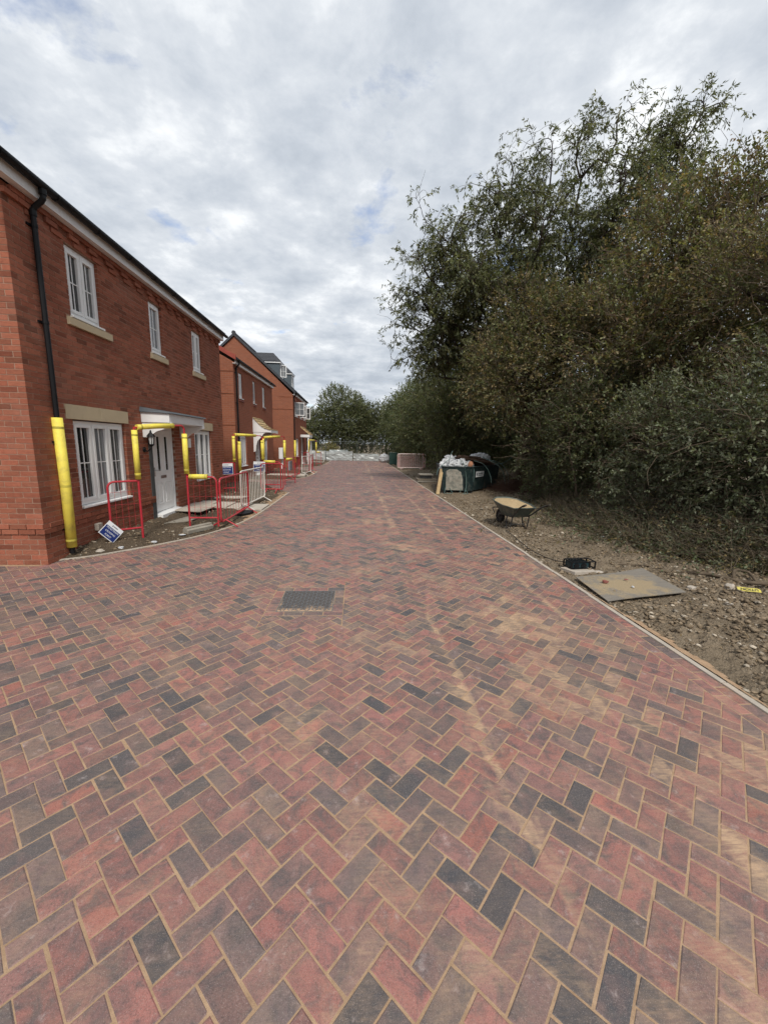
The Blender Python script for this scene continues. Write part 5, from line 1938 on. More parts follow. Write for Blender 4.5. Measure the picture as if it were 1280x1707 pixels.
# maker's plate on the right side
a, b = Vector(SB[2]), Vector(SB[3])
dr_ = (b - a).normalized()
nn = Vector((dr_.y, -dr_.x))
def pl(u, z):
    q = a + dr_ * u + nn * (0.035 + 0.055 * (z - zb))
    return Vector((q.x, q.y, z))
mb = MB()
mb.prism([pl(0.22, 0.62), pl(1.0, 0.62), pl(1.0, 0.84), pl(0.22, 0.84)], tuple(Vector((*(nn * 0.006), 0))))
plate = mb.build('name_plate', 'sign_white', t)
mb = MB()
off = Vector((*(nn * 0.009), 0))
for u0, u1, z0, z1 in ((0.27, 0.37, 0.68, 0.80), (0.44, 0.50, 0.72, 0.79), (0.515, 0.565, 0.72, 0.77), (0.58, 0.64, 0.72, 0.77), (0.655, 0.70, 0.72, 0.79), (0.715, 0.775, 0.72, 0.77), (0.79, 0.84, 0.72, 0.77), (0.855, 0.90, 0.72, 0.79), (0.44, 0.92, 0.665, 0.69)):
    mb.face([pl(u0, z0) + off, pl(u1, z0) + off, pl(u1, z1) + off, pl(u0, z1) + off])
mb.build('plate_print', 'print_grey', plate)
# rubbish
def crumple(name, c, s, mat, label, seed, sub=4, amp=0.28, cat='rubbish'):
    import bmesh
    bm = bmesh.new()
    bmesh.ops.create_icosphere(bm, subdivisions=sub, radius=1.0)
    r_ = random.Random(seed)
    from mathutils import noise as mn
    o_ = Vector((r_.uniform(0, 50), r_.uniform(0, 50), 0))
    for v in bm.verts:
        k = 1 + amp * (0.8 * mn.noise(v.co * 1.9 + o_) + 1.1 * abs(mn.noise(v.co * 3.6 + o_)) + 0.7 * abs(mn.noise(v.co * 8 + o_)))
        v.co = Vector((v.co.x * s[0], v.co.y * s[1], v.co.z * s[2])) * k
    me = bpy.data.meshes.new(name)
    bm.to_mesh(me)
    bm.free()
    me.materials.append(M[mat])
    o = bpy.data.objects.new(name, me)
    COL.objects.link(o)
    o.location = c
    tag(o, label, cat)
    return o
crumple('rubbish_bag', (3.55, 15.30, 1.00), (0.25, 0.22, 0.26), 'bag_white', 'white crumpled bag at the left end of the skip', 1, amp=0.45)
crumple('rubbish_bag', (4.02, 15.22, 1.02), (0.28, 0.22, 0.24), 'bag_white', 'white crumpled bag in the middle front of the skip', 2, amp=0.45)
crumple('rubbish_bag', (3.80, 15.75, 1.12), (0.30, 0.30, 0.26), 'bag_white', 'white bag lying deeper in the skip behind the front ones', 3, amp=0.4)
crumple('rubbish_bag', (4.32, 15.45, 1.0), (0.26, 0.22, 0.2), 'bag_white', 'white bag squeezed under the brown tarpaulin', 4, amp=0.45)
crumple('rubbish_bag', (5.30, 16.9, 1.28), (0.38, 0.30, 0.22), 'bag_white', 'white sack at the rear right end of the skip', 5, amp=0.35)
o = crumple('tarpaulin', (4.80, 16.0, 1.22), (0.98, 0.36, 0.15), 'tarp_brown', 'dark brown rolled tarpaulin lying across the skip', 6, amp=0.25, cat='tarpaulin')
o.rotation_euler = (0, R(9), R(32))
o = crumple('buoy', (4.38, 15.02, 1.10), (0.10, 0.10, 0.14), 'orange_clay', 'round orange lump at the front corner of the skip', 7, amp=0.05, cat='lump')
# loose strapping
def strap(pts, lab):
    mb = MB()
    P = [Vector(q) for q in pts]
    out = []
    m_ = 6
    for i in range(len(P) - 1):
        p0, p1, p2, p3 = P[max(i - 1, 0)], P[i], P[i + 1], P[min(i + 2, len(P) - 1)]
        for k in range(m_):
            t_ = k / m_
            out.append(0.5 * ((2 * p1) + (-p0 + p2) * t_ + (2 * p0 - 5 * p1 + 4 * p2 - p3) * t_ ** 2 + (-p0 + 3 * p1 - 3 * p2 + p3) * t_ ** 3))
    out.append(P[-1])
    mb.tube(out, 0.011, 5)
    tag(mb.build('strapping', 'strap_green'), lab, 'strap', 'loose strapping round the skip')
strap([(4.0, 15.2, 1.30), (4.06, 14.78, 1.1), (4.12, 14.68, 0.7), (4.14, 14.62, 0.35), (4.05, 14.5, 0.02)], 'green strap hanging down the front of the skip')
strap([(3.75, 15.2, 1.35), (3.45, 14.8, 1.28), (3.05, 14.6, 0.95), (2.98, 14.55, 0.72)], 'green strap springing off the left corner of the skip')
strap([(3.55, 15.1, 1.05), (3.50, 14.85, 1.35), (3.62, 14.9, 1.62)], 'short stiff strap standing up from the skip corner')
strap([(4.4, 15.0, 1.2), (4.47, 14.85, 0.9), (4.48, 14.85, 0.45)], 'green strap down the front right corner of the skip')
strap([(4.6, 15.4, 1.25), (5.0, 15.3, 1.1), (5.25, 15.25, 0.7), (5.3, 15.2, 0.4)], 'pale strap across the name plate of the skip')
strap([(5.2, 16.4, 1.3), (5.9, 16.1, 1.15), (6.25, 16.0, 0.7), (6.3, 16.0, 0.02)], 'green strap drooping behind the right end of the skip')
strap([(5.3, 16.5, 1.35), (6.0, 16.3, 1.1), (6.6, 16.2, 1.5)], 'green strap curling up toward the trees')
strap([(5.2, 16.2, 1.4), (5.9, 15.9, 0.95), (6.1, 15.8, 0.3)], 'second green strap drooping right of the skip')
for k, (x, y) in enumerate(((3.42, 14.68), (4.0, 14.62))):
    mb = MB()
    mb.tube([(x, y + 0.2, 0.25), (x - 0.1, y, 0.03), (x + 0.1, y - 0.05, 0.02), (x + 0.22, y, 0.03), (x + 0.12, y + 0.2, 0.25)], 0.012, 6)
    tag(mb.build('strap_loop', 'strap_green'), ('loop of strap on the ground at the left foot of the skip', 'loop of strap on the ground at the right foot of the skip')[k], 'strap')
mb = MB()
mb.hexa([(3.02, 14.72, -0.02), (3.14, 14.70, -0.02), (3.14, 14.80, -0.02), (3.02, 14.82, -0.02)], [(3.18, 14.90, 0.93), (3.30, 14.88, 0.93), (3.30, 14.98, 0.93), (3.18, 15.0, 0.93)])
tag(mb.build('timber_post', 'timber', bevel=0.004), 'timber post leaning against the left end of the skip', 'post')

# stacked covers
t = thing('stacked_covers', (3.45, 19.5, 0), 'two dark slabs and a block stacked on the verge', 'slabs')
for (x0, x1, y0, y1, z0, z1, mt_, nm) in ((2.98, 3.98, 19.2, 19.9, 0.0, 0.07, 'concrete_dark', 'lower_slab'), (2.99, 3.97, 19.22, 19.92, 0.075, 0.17, 'old_timber', 'middle_slab'), (3.16, 3.72, 19.35, 19.8, 0.175, 0.33, 'dark_steel', 'block'), (3.10, 3.78, 19.3, 19.85, 0.335, 0.40, 'concrete_dark', 'top_slab')):
    mb = MB()
    mb.bx(x0, x1, y0, y1, z0, z1)
    mb.build(nm, mt_, t, bevel=0.012)
crumple('rubbish_bag', (2.78, 40.0, 0.38), (0.50, 0.42, 0.42), 'bag_white', 'white bulk bag at the far end of the road', 8, amp=0.25)
t = thing('site_box', (3.25, 36, 0), 'dark green box behind the stacked barriers', 'box')
mb = MB()
mb.bx(2.95, 3.6, 35.8, 36.4, 0.0, 0.98)
mb.build('body', 'box_green', t, bevel=0.02)
mb = MB()
mb.bx(2.92, 3.63, 35.77, 36.43, 0.985, 1.08)
mb.build('lid', 'box_green', t, bevel=0.02)

# ------------------------------------------------------------------ plastic-wrapped packs and site fence at the end
def pack(x0, x1, y, h, lab, seed):
    import bmesh
    from mathutils import noise as mn
    t = thing('wrapped_pack', ((x0 + x1) / 2, y, 0), lab, 'pack', 'plastic wrapped packs at the road end')
    bm = bmesh.new()
    bmesh.ops.create_cube(bm, size=1.0)
    bmesh.ops.subdivide_edges(bm, edges=bm.edges[:], cuts=11, use_grid_fill=True)
    for v in bm.verts:
        q = Vector((v.co.x * (x1 - x0), v.co.y * 1.0, (v.co.z + 0.5) * h + 0.02))
        n_ = mn.noise(Vector((q.x * 2.3 + seed, q.y * 3, q.z * 4))) * 0.06 + mn.noise(Vector((q.x * 7, q.y * 7 + seed, q.z * 9))) * 0.03
        v.co = q + Vector((v.co.x * 0.5, v.co.y * 2, v.co.z * 0.8)) * n_
    me = bpy.data.meshes.new('wrapping')
    bm.to_mesh(me)
    bm.free()
    me.materials.append(M['wrap'])
    o = bpy.data.objects.new('wrapping', me)
    COL.objects.link(o)
    o.parent = t
    mb = MB()
    for k in range(3):
        xx = -0.5 * (x1 - x0) + (k + 0.5) / 3 * (x1 - x0)
        mb.bx(xx - 0.05, xx + 0.05, -0.52, 0.52, -0.1, 0.018)
    mb.build('bearer', 'old_timber', t, local=True)
pack(-5.6, -3.3, 43.0, 0.95, 'leftmost wrapped pack behind the white barrier', 1)
pack(-3.2, -0.45, 42.6, 0.93, 'tall long wrapped pack at the end of the road', 2)
pack(-0.35, 2.35, 42.8, 0.72, 'lower wrapped pack on the right at the end of the road', 3)
pack(-3.0, -1.0, 44.2, 1.06, 'wrapped pack standing behind the tall long one', 4)
FY = 47.5
def fence_panel(x0, x1, lab):
    t = thing('fence_panel', ((x0 + x1) / 2, FY, 0), lab, 'fence', 'mesh site fence panels')
    mb = MB()
    mb.tube([(x0, FY, -0.2), (x0, FY, 2.05)], 0.035, 8)
    mb.build('post', 'galv_fence', t)
    mb = MB()
    mb.tube([(x0, FY, 2.0), (x1, FY, 2.0)], 0.025, 6)
    mb.build('rail', 'galv_fence', t)
    mb = MB()
    mb.tube([(x0, FY, 0.15), (x1, FY, 0.15)], 0.02, 6)
    mb.build('rail', 'galv_fence', t)
    w = MB()
    n_ = 22
    for k in range(1, n_):
        x = x0 + (x1 - x0) * k / n_
        w.tube([(x, FY, 0.15), (x, FY, 2.0)], 0.0045, 3, caps=False)
    for k in range(1, 9):
        z = 0.15 + 1.85 * k / 9
        w.tube([(x0, FY, z), (x1, FY, z)], 0.004, 3, caps=False)
    w.build('wire_mesh', 'galv_fence', t, kind='stuff')
xf = [-6.3, -3.7, 0.05, 2.75, 5.0, 8.0]
for i, lab in enumerate(('leftmost visible mesh fence panel behind the packs', 'mesh fence panel with yellow shrub behind it', 'wide mesh fence panel behind the lower wrapped pack', 'mesh fence panel behind the white bulk bag', 'rightmost mesh fence panel running into the hedge')):
    fence_panel(xf[i], xf[i + 1], lab)

# ------------------------------------------------------------------ tool, slab, board, tape on the near verge
vz = lambda x, y: float(verge_h(np.array([x]), np.array([y]))[0])
z_t = vz(3.4, 5.55) + 0.01
o = slab_piece([(3.12, 5.60), (3.22, 5.36), (3.56, 5.40), (3.60, 5.62)], z_t - 0.03, z_t + 0.025, 'broken_slab', 'concrete', None)
tag(o, 'broken pale slab under the dark tool box', 'slab')
t = thing('tool_box', (3.42, 5.60, z_t + 0.03), 'dark teal tool box in a black frame beside the kerb', 'tool box', None, R(6))
t.scale = (1, 1.1, 0.72)
mb = MB()
mb.bx(-0.19, 0.10, -0.084, 0.084, 0.008, 0.138)
bd = mb.build('body', 'tool_teal', t, local=True, bevel=0.02)
mb = MB()
for zz_ in (0.0, 0.145):
    mb.tube(rounded([(-0.05, -0.09, zz_), (-0.20, -0.09, zz_), (-0.20, 0.09, zz_), (0.19, 0.09, zz_), (0.19, -0.09, zz_), (-0.05, -0.09, zz_)], 0.03), 0.012, 7)
for x_, y_ in ((-0.20, -0.09), (-0.20, 0.09), (0.10, -0.09), (0.10, 0.09), (0.19, -0.09), (0.19, 0.09)):
    mb.tube([(x_, y_, 0.0), (x_, y_, 0.145)], 0.012, 7)
mb.build('cage', 'black_plastic', t, local=True)
for x_ in (-0.12, 0.0):
    mb = MB()
    mb.tube([(x_, -0.083, 0.07), (x_, -0.096, 0.07)], 0.045, 14)
    mb.tube([(x_, -0.095, 0.07), (x_, -0.101, 0.07)], 0.02, 10)
    mb.build('round_cap', 'black_plastic', bd, local=True)
for k in range(5):
    mb = MB()
    mb.bx(-0.16 + k * 0.05, -0.135 + k * 0.05, -0.06, 0.06, 0.139, 0.150)
    mb.build('grille_slat', 'black_plastic', bd, local=True)
mb = MB()
pts = [(3.40, 5.70, z_t + 0.05), (3.2, 5.98, 0.02), (3.05, 6.35, 0.05), (3.12, 7.0, 0.03), (3.2, 7.7, 0.03), (3.25, 8.2, 0.03)]
P = [Vector(q) for q in pts]
out = []
for i in range(len(P) - 1):
    p0, p1, p2, p3 = P[max(i - 1, 0)], P[i], P[i + 1], P[min(i + 2, len(P) - 1)]
    for k in range(8):
        t_ = k / 8
        q = 0.5 * ((2 * p1) + (-p0 + p2) * t_ + (2 * p0 - 5 * p1 + 4 * p2 - p3) * t_ ** 2 + (-p0 + 3 * p1 - 3 * p2 + p3) * t_ ** 3)
        q.z = max(q.z, vz(q.x, q.y) + 0.006)
        out.append(q)
mb.tube(out, 0.007, 6)
tag(mb.build('power_cable', 'cable_black'), 'thin black cable trailing from the tool box toward the wheelbarrow', 'cable')
# warped plywood sheet with sand on it
bp = [(3.10, 5.13), (3.03, 4.30), (4.18, 4.48), (4.30, 5.42)]
nu, nv = 22, 16
def bpt(u, v):
    a = lerp(bp[1], bp[2], u)
    b = lerp(bp[0], bp[3], u)
    q = lerp(a, b, v)
    z = 0.012 + 0.014 * u + 0.03 * max(0, u - 0.6) * 2 + 0.02 * math.sin(u * 3.1) * (1 - v) + 0.012 * v
    return (q[0], q[1], z)
mb = MB()
vv = [bpt(i / nu, j / nv) for i in range(nu + 1) for j in range(nv + 1)]
lo = [(x, y, z - 0.010) for x, y, z in vv]
I_ = lambda i, j: i * (nv + 1) + j
N_ = len(vv)
fs = []
for i in range(nu):
    for j in range(nv):
        fs.append((I_(i, j), I_(i + 1, j), I_(i + 1, j + 1), I_(i, j + 1)))
        fs.append((N_ + I_(i, j), N_ + I_(i, j + 1), N_ + I_(i + 1, j + 1), N_ + I_(i + 1, j)))
for i in range(nu):
    fs.append((I_(i, 0), N_ + I_(i, 0), N_ + I_(i + 1, 0), I_(i + 1, 0)))
    fs.append((I_(i + 1, nv), N_ + I_(i + 1, nv), N_ + I_(i, nv), I_(i, nv)))
for j in range(nv):
    fs.append((I_(0, j + 1), N_ + I_(0, j + 1), N_ + I_(0, j), I_(0, j)))
    fs.append((I_(nu, j), N_ + I_(nu, j), N_ + I_(nu, j + 1), I_(nu, j + 1)))
mb.faces(vv + lo, fs)
tag(mb.build('plywood_sheet', 'plywood'), 'weathered grey plywood sheet lying beside the kerb', 'plywood')
rock('brick_shard', (3.36, 4.86, 0.055), (0.042, 0.026, 0.022), 'clay_brick', 'small reddish brick lump on the left of the plywood', 'brick', 11)
rock('stone', (3.70, 4.93, 0.058), (0.03, 0.012, 0.008), 'clay_brick', 'thin brown chip in the middle of the plywood sand', 'stone', 12)
rock('stone', (3.60, 4.66, 0.055), (0.03, 0.012, 0.008), 'bag_white', 'pale flake on the sand near the plywood front edge', 'stone', 13)
# strip of yellow warning tape half buried
tx0, ty0, tx1, ty1 = 4.90, 4.50, 5.12, 4.42
ang_t = math.atan2(ty1 - ty0, tx1 - tx0)
tz = max(vz(4.9, 4.47), vz(5.04, 4.45), vz(5.18, 4.42)) + 0.025
t = thing('warning_tape', ((tx0 + tx1) / 2, (ty0 + ty1) / 2, tz), 'scrap of yellow warning tape half buried by a root', 'tape')
mt = Matrix.Rotation(ang_t, 4, 'Z') @ Matrix.Rotation(R(42), 4, 'X')
mb = MB()
pts_ = []
for k in range(9):
    u = -0.125 + 0.25 * k / 8
    pts_.append((u, 0.004 * math.sin(k * 1.3)))
up_ = [(u, 0.027 - (0.015 if k == 8 else 0), w) for k, (u, w) in enumerate(pts_)]
dn_ = [(u, -0.027 + (0.015 if k == 0 else 0), w) for k, (u, w) in enumerate(pts_)]
for k in range(8):
    mb.face([mt @ Vector(q) for q in (dn_[k], dn_[k + 1], up_[k + 1], up_[k])])
mb.build('strip', 'tape_yellow', t, local=True)
text_mesh('lettering', 'UTION', 0.045, 'tape_black', t, mt @ Matrix.Translation((0, 0, 0.007)) @ Matrix.Rotation(math.pi, 4, 'Z') @ Matrix.Scale(1.35, 4, (1, 0, 0)))
for i, (x, y, s_, lab, mt_) in enumerate(((4.42, 4.66, 0.06, 'pale angular stone right of the plywood', 'concrete'), (4.95, 4.66, 0.07, 'pale round stone against the exposed root', 'concrete'), (3.95, 3.15, 0.06, 'flat pale stone on the earth nearest the camera', 'concrete'), (4.5, 4.2, 0.04, 'small cream stone between the plywood and the tape', 'concrete'), (3.62, 5.42, 0.06, 'pale stone propping the broken slab', 'concrete'), (5.0, 7.5, 0.09, 'pale lump beside the undergrowth past the cable', 'bag_white'))):
    rock('stone', (x, y, vz(x, y) + s_ * 0.2), (s_, s_ * 0.7, s_ * 0.55), mt_, lab, 'stone', 20 + i)
def stick(pts, r0, r1, lab, mat='bark', nm='stick'):
    mb = MB()
    P = [Vector((x, y, vz(x, y) + z)) for x, y, z in pts]
    n_ = len(P)
    mb.tube(rounded(P, 0.15, 4), [r0 + (r1 - r0) * k / (len(rounded(P, 0.15, 4)) - 1) for k in range(len(rounded(P, 0.15, 4)))], 7)
    tag(mb.build(nm, mat, smooth=True), lab, 'branch')
stick([(4.85, 5.25, 0.02), (5.1, 5.05, 0.05), (5.25, 4.78, 0.04), (5.55, 4.62, 0.03), (6.0, 4.55, 0.0)], 0.022, 0.03, 'thick exposed root running behind the yellow tape', nm='root')
stick([(5.35, 5.0, 0.0), (5.45, 5.12, 0.12), (5.62, 5.05, 0.10), (5.5, 4.8, 0.02)], 0.024, 0.018, 'curled root looping out of the earth by the tape', nm='root')
stick([(4.15, 5.75, 0.03), (4.6, 5.66, 0.03)], 0.010, 0.008, 'short straight stick beyond the plywood', nm='stick')
stick([(4.05, 7.3, 0.03), (4.55, 7.1, 0.03)], 0.012, 0.01, 'pale stick between the tool box and the undergrowth', nm='stick')
stick([(3.55, 5.30, 0.02), (3.75, 5.42, 0.03)], 0.014, 0.01, 'pale splinter of wood beside the broken slab', nm='stick')
stick([(5.2, 3.7, 0.03), (5.9, 3.5, 0.04)], 0.010, 0.008, 'thin pale twig at the right edge below the tape', nm='stick')
# sand swept over the kerb onto the earth
mb = MB()
ny_, nx_ = 150, 9
vv3, hv = [], {}
for i in range(ny_ + 1):
    for j in range(nx_ + 1):
        y = 1.6 + 4.0 * i / ny_
        x = EDGE_R + 0.053 + 0.30 * j / nx_
        w_ = 0.02 + 0.17 * float(fbm2(np.array([y * 1.6]), np.array([3.0]), 3, 15)[0]) * math.exp(-((y - 2.9) / 1.3) ** 2)
        h_ = 1 - (x - EDGE_R - 0.05) / w_ + (float(fbm2(np.array([x * 20]), np.array([y * 20]), 3, 16)[0]) - 0.5) * 1.2
        hv[i, j] = h_
        vv3.append((x, y, vz(x, y) * (j / nx_) + 0.004 * (1 - j / nx_) + 0.004 + 0.01 * max(0, min(1, h_))))
fs = []
I3 = lambda i, j: i * (nx_ + 1) + j
for i in range(ny_):
    for j in range(nx_):
        if sum(hv[a, b] > 0 for a, b in ((i, j), (i + 1, j), (i + 1, j + 1), (i, j + 1))) >= 3:
            fs.append((I3(i, j), I3(i, j + 1), I3(i + 1, j + 1), I3(i + 1, j)))
mb.faces(vv3, fs)
o = mb.build('sand_drift', 'joint_sand', smooth=True)
o['kind'] = 'stuff'
o['label'] = 'tan sand swept over the kerb onto the earth'
o['category'] = 'sand'

# ------------------------------------------------------------------ vegetation
def unit(a):
    return a / np.maximum(np.linalg.norm(a, axis=-1, keepdims=True), 1e-9)
def leaf_arrays(C, D, n, slen, L, W, pal, droop=0.1, spread=0.9, upn=0.7, colvar=0.28):
    """C,D (N,3): sprig origins and directions -> vertices, faces, colours of n leaves per sprig"""
    N = len(C)
    t = RNG.uniform(0.0, 1.0, (N, n, 1))
    sl_ = np.asarray(slen).reshape(-1, 1, 1) if np.ndim(slen) else slen
    pos = C[:, None] + D[:, None] * t * sl_ + RNG.normal(0, 0.012, (N, n, 3))
    pos[..., 2] -= (t[..., 0] ** 2) * droop * (np.asarray(slen).reshape(-1, 1) if np.ndim(slen) else slen)
    dr = unit(D[:, None] * 0.55 + RNG.normal(0, spread * 0.6, (N, n, 3)) + np.array([0, 0, -droop * 1.2]))
    nr = RNG.normal(0, 0.6, (N, n, 3)) + np.array([0, 0, upn])
    nr = unit(nr - dr * (nr * dr).sum(-1, keepdims=True))
    sd = np.cross(dr, nr)
    ll = L * RNG.uniform(0.6, 1.25, (N, n, 1))
    ww = W * RNG.uniform(0.7, 1.2, (N, n, 1))
    b = pos
    mid = pos + dr * ll * 0.45 - nr * ll * 0.05
    tip = pos + dr * ll - nr * ll * 0.10
    V = np.stack([b, mid + sd * ww * 0.5, tip, mid - sd * ww * 0.5], 2).reshape(-1, 3)
    F = np.arange(N * n * 4).reshape(-1, 4)
    pal = np.asarray(pal)
    pick = RNG.integers(0, len(pal), N)
    pal = pal * 1.7
    base = pal[pick][:, None] * RNG.uniform(0.55, 1.35, (N, 1, 1))
    col = (base * RNG.uniform(1 - colvar, 1 + colvar, (N, n, 1))).reshape(-1, 3)
    return V, F, col
def noise3(P, f, seed):
    return (vn2(P[:, 0] * f + P[:, 2] * f * 0.37, P[:, 1] * f - P[:, 2] * f * 0.61, seed) + vn2(P[:, 2] * f * 1.1 + 5.1, (P[:, 0] - P[:, 1]) * f * 0.7, seed + 1)) / 2
def lobe_points(lobes, n, seed, gap=0.42, pw=0.42, gf=0.9):
    vol = np.array([l[3] * l[4] * l[5] for l in lobes]) ** 0.75
    cnt = (vol / vol.sum() * n * 1.6).astype(int)
    Ps, Ds = [], []
    for l, c in zip(lobes, cnt):
        d = unit(RNG.normal(0, 1, (c, 3)))
        rad = RNG.uniform(0, 1, (c, 1)) ** pw
        bump_ = 0.78 + 0.44 * noise3(d * 2.2 + np.array(l[:3]), 1.0, seed)[:, None]
        P = np.array(l[:3]) + d * rad * np.array(l[3:]) * bump_
        Ps.append(P)
        Ds.append(unit(d * 0.9 + RNG.normal(0, 0.45, (c, 3)) + np.array([0, 0, 0.25])))
    P, D = np.vstack(Ps), np.vstack(Ds)
    k = (noise3(P, gf, seed + 7) > gap - 0.5 + RNG.uniform(0.25, 0.65, len(P))) & (P[:, 2] > 0.05)
    return P[k][:n], D[k][:n]
def limb(mb, a, b, r0, r1, seed, wig=0.12, n=7, sides=6):
    a, b = Vector(a), Vector(b)
    r_ = random.Random(seed)
    L_ = (b - a).length
    pts, off = [], Vector((0, 0, 0))
    for k in range(n + 1):
        t = k / n
        if 0 < k < n:
            off = off * 0.6 + Vector((r_.gauss(0, 1), r_.gauss(0, 1), r_.gauss(0, 0.6))) * L_ * wig * 0.35
        q = a.lerp(b, t) + off * math.sin(math.pi * t) * 1.2
        q.z += math.sin(math.pi * t) * L_ * 0.06
        pts.append(q)
    mb.tube(pts, [r0 + (r1 - r0) * k / n for k in range(n + 1)], sides, caps=False)
    return pts
def twig_tubes(C, D, slen, r=0.004, mat='twig', frac=0.5, back=0.35):
    """thin three-sided twigs through a share of the sprigs (one numpy mesh)"""
    k = RNG.uniform(0, 1, len(C)) < frac
    C, D = C[k], D[k]
    N = len(C)
    s = slen if not np.ndim(slen) else np.asarray(slen)[k][:, None]
    bend = RNG.normal(0, 0.12, (N, 3)) * s
    p0 = C - D * s * back
    p1 = C + D * s * 0.4 + bend
    p2 = C + D * s * 1.0 + bend * 0.4
    ref = unit(np.cross(D, RNG.normal(0, 1, (N, 3))))
    oth = np.cross(D, ref)
    V = []
    for p, rr_ in ((p0, r * 1.5), (p1, r), (p2, r * 0.4)):
        for a in range(3):
            V.append(p + (ref * math.cos(2.0944 * a) + oth * math.sin(2.0944 * a)) * rr_)
    V = np.stack(V, 1).reshape(-1, 3)
    F = []
    for s_ in range(2):
        for a in range(3):
            F.append([s_ * 3 + a, s_ * 3 + (a + 1) % 3, s_ * 3 + 3 + (a + 1) % 3, s_ * 3 + 3 + a])
    F = (np.array(F)[None] + (np.arange(N) * 9)[:, None, None]).reshape(-1, 4)
    return V, F
def bush(name, base, lobes, label, cat, pal, n, per, L, W, slen=0.35, seed=1, trunk_r=0.12, bark='bark_dark', gap=0.42, droop=0.1, twigs=0.5, limbs=4, stems=1, tr=0.004, group='trees along the right-hand verge', spread=0.9, pw=0.42, gf=0.9, whips=0):
    t = thing(name, (*base, 0), label, cat, group)
    r_ = random.Random(seed)
    tm = MB()
    bz = -0.2
    hub = None
    for s_ in range(stems):
        l = lobes[s_ % len(lobes)]
        b0 = (base[0] + r_.uniform(-0.25, 0.25) * (stems > 1), base[1] + r_.uniform(-0.25, 0.25) * (stems > 1), bz)
        limb(tm, b0, (l[0], l[1], l[2] - l[5] * 0.25), trunk_r, trunk_r * 0.55, seed * 31 + s_, 0.06, 8, 8)
    tm.build('trunk', bark, t, smooth=True)
    bm_ = MB()
    for li, l in enumerate(lobes):
        c = Vector(l[:3])
        start = Vector((base[0], base[1], max(0.4, l[2] - l[5] * 0.7)))
        if li:
            limb(bm_, start, c, trunk_r * 0.55, trunk_r * 0.35, seed * 7 + li, 0.1, 7, 6)
        for k in range(limbs):
            d = Vector((r_.gauss(0, 1), r_.gauss(0, 1), r_.gauss(0.35, 0.6))).normalized()
            e = c + Vector((d.x * l[3], d.y * l[4], d.z * l[5])) * r_.uniform(0.7, 1.02)
            s0 = start.lerp(c, r_.uniform(0.3, 1.0))
            pp = limb(bm_, s0, e, trunk_r * 0.32, 0.008, seed * 13 + li * 50 + k, 0.14, 7, 5)
            for q in range(3):
                i0 = r_.randint(2, 6)
                d2 = (d + Vector((r_.gauss(0, .7), r_.gauss(0, .7), r_.gauss(0.1, .6)))).normalized()
                limb(bm_, pp[i0], pp[i0] + d2 * r_.uniform(0.25, 0.5) * l[3], 0.014, 0.004, seed * 17 + li * 300 + k * 9 + q, 0.16, 5, 4)
    bm_.build('branches', bark, t)
    if whips:
        wm = MB()
        for k in range(whips):
            l = lobes[r_.randrange(len(lobes))]
            d = Vector((r_.gauss(-0.5, 0.8), r_.gauss(-0.6, 0.8), r_.gauss(0.2, 0.6))).normalized()
            a = Vector(l[:3]) + Vector((d.x * l[3], d.y * l[4], d.z * l[5])) * r_.uniform(0.55, 0.95)
            d2 = (d + Vector((r_.gauss(0, .6), r_.gauss(0, .6), r_.gauss(0.35, .5)))).normalized()
            if a.z < 0.3:
                continue
            limb(wm, a, a + d2 * r_.uniform(0.5, 1.3), r_.uniform(0.006, 0.013), 0.003, seed * 41 + k, 0.2, 7, 4)
        wm.build('bare_twigs', 'bark', t, kind='stuff')
    P, D = lobe_points(lobes, n, seed, gap, pw, gf)
    sl_ = slen * RNG.uniform(0.6, 1.4, len(P))
    V, F, c = leaf_arrays(P, D, per, sl_, L, W, pal, droop, spread)
    np_mesh('crown', V, F, 'leaf', t, c)
    if twigs > 0:
        Vt, Ft = twig_tubes(P, D, sl_, tr, frac=twigs)
        np_mesh('twigs', Vt, Ft, 'twig', t, kind='stuff')
    return t
OLIVE = [(0.085, 0.090, 0.040), (0.070, 0.080, 0.036), (0.100, 0.100, 0.048), (0.062, 0.070, 0.034)]
RUSSET = [(0.128, 0.104, 0.052), (0.145, 0.110, 0.055), (0.105, 0.105, 0.048), (0.130, 0.084, 0.050), (0.112, 0.090, 0.046), (0.125, 0.122, 0.058), (0.090, 0.098, 0.044)]
DARKG = [(0.060, 0.072, 0.033), (0.072, 0.082, 0.038), (0.086, 0.088, 0.043), (0.052, 0.064, 0.031)]
GREYG = [(0.090, 0.100, 0.062), (0.076, 0.088, 0.052), (0.104, 0.110, 0.070), (0.068, 0.076, 0.043)]
FARG = [(0.078, 0.085, 0.042), (0.062, 0.072, 0.036), (0.092, 0.096, 0.050)]

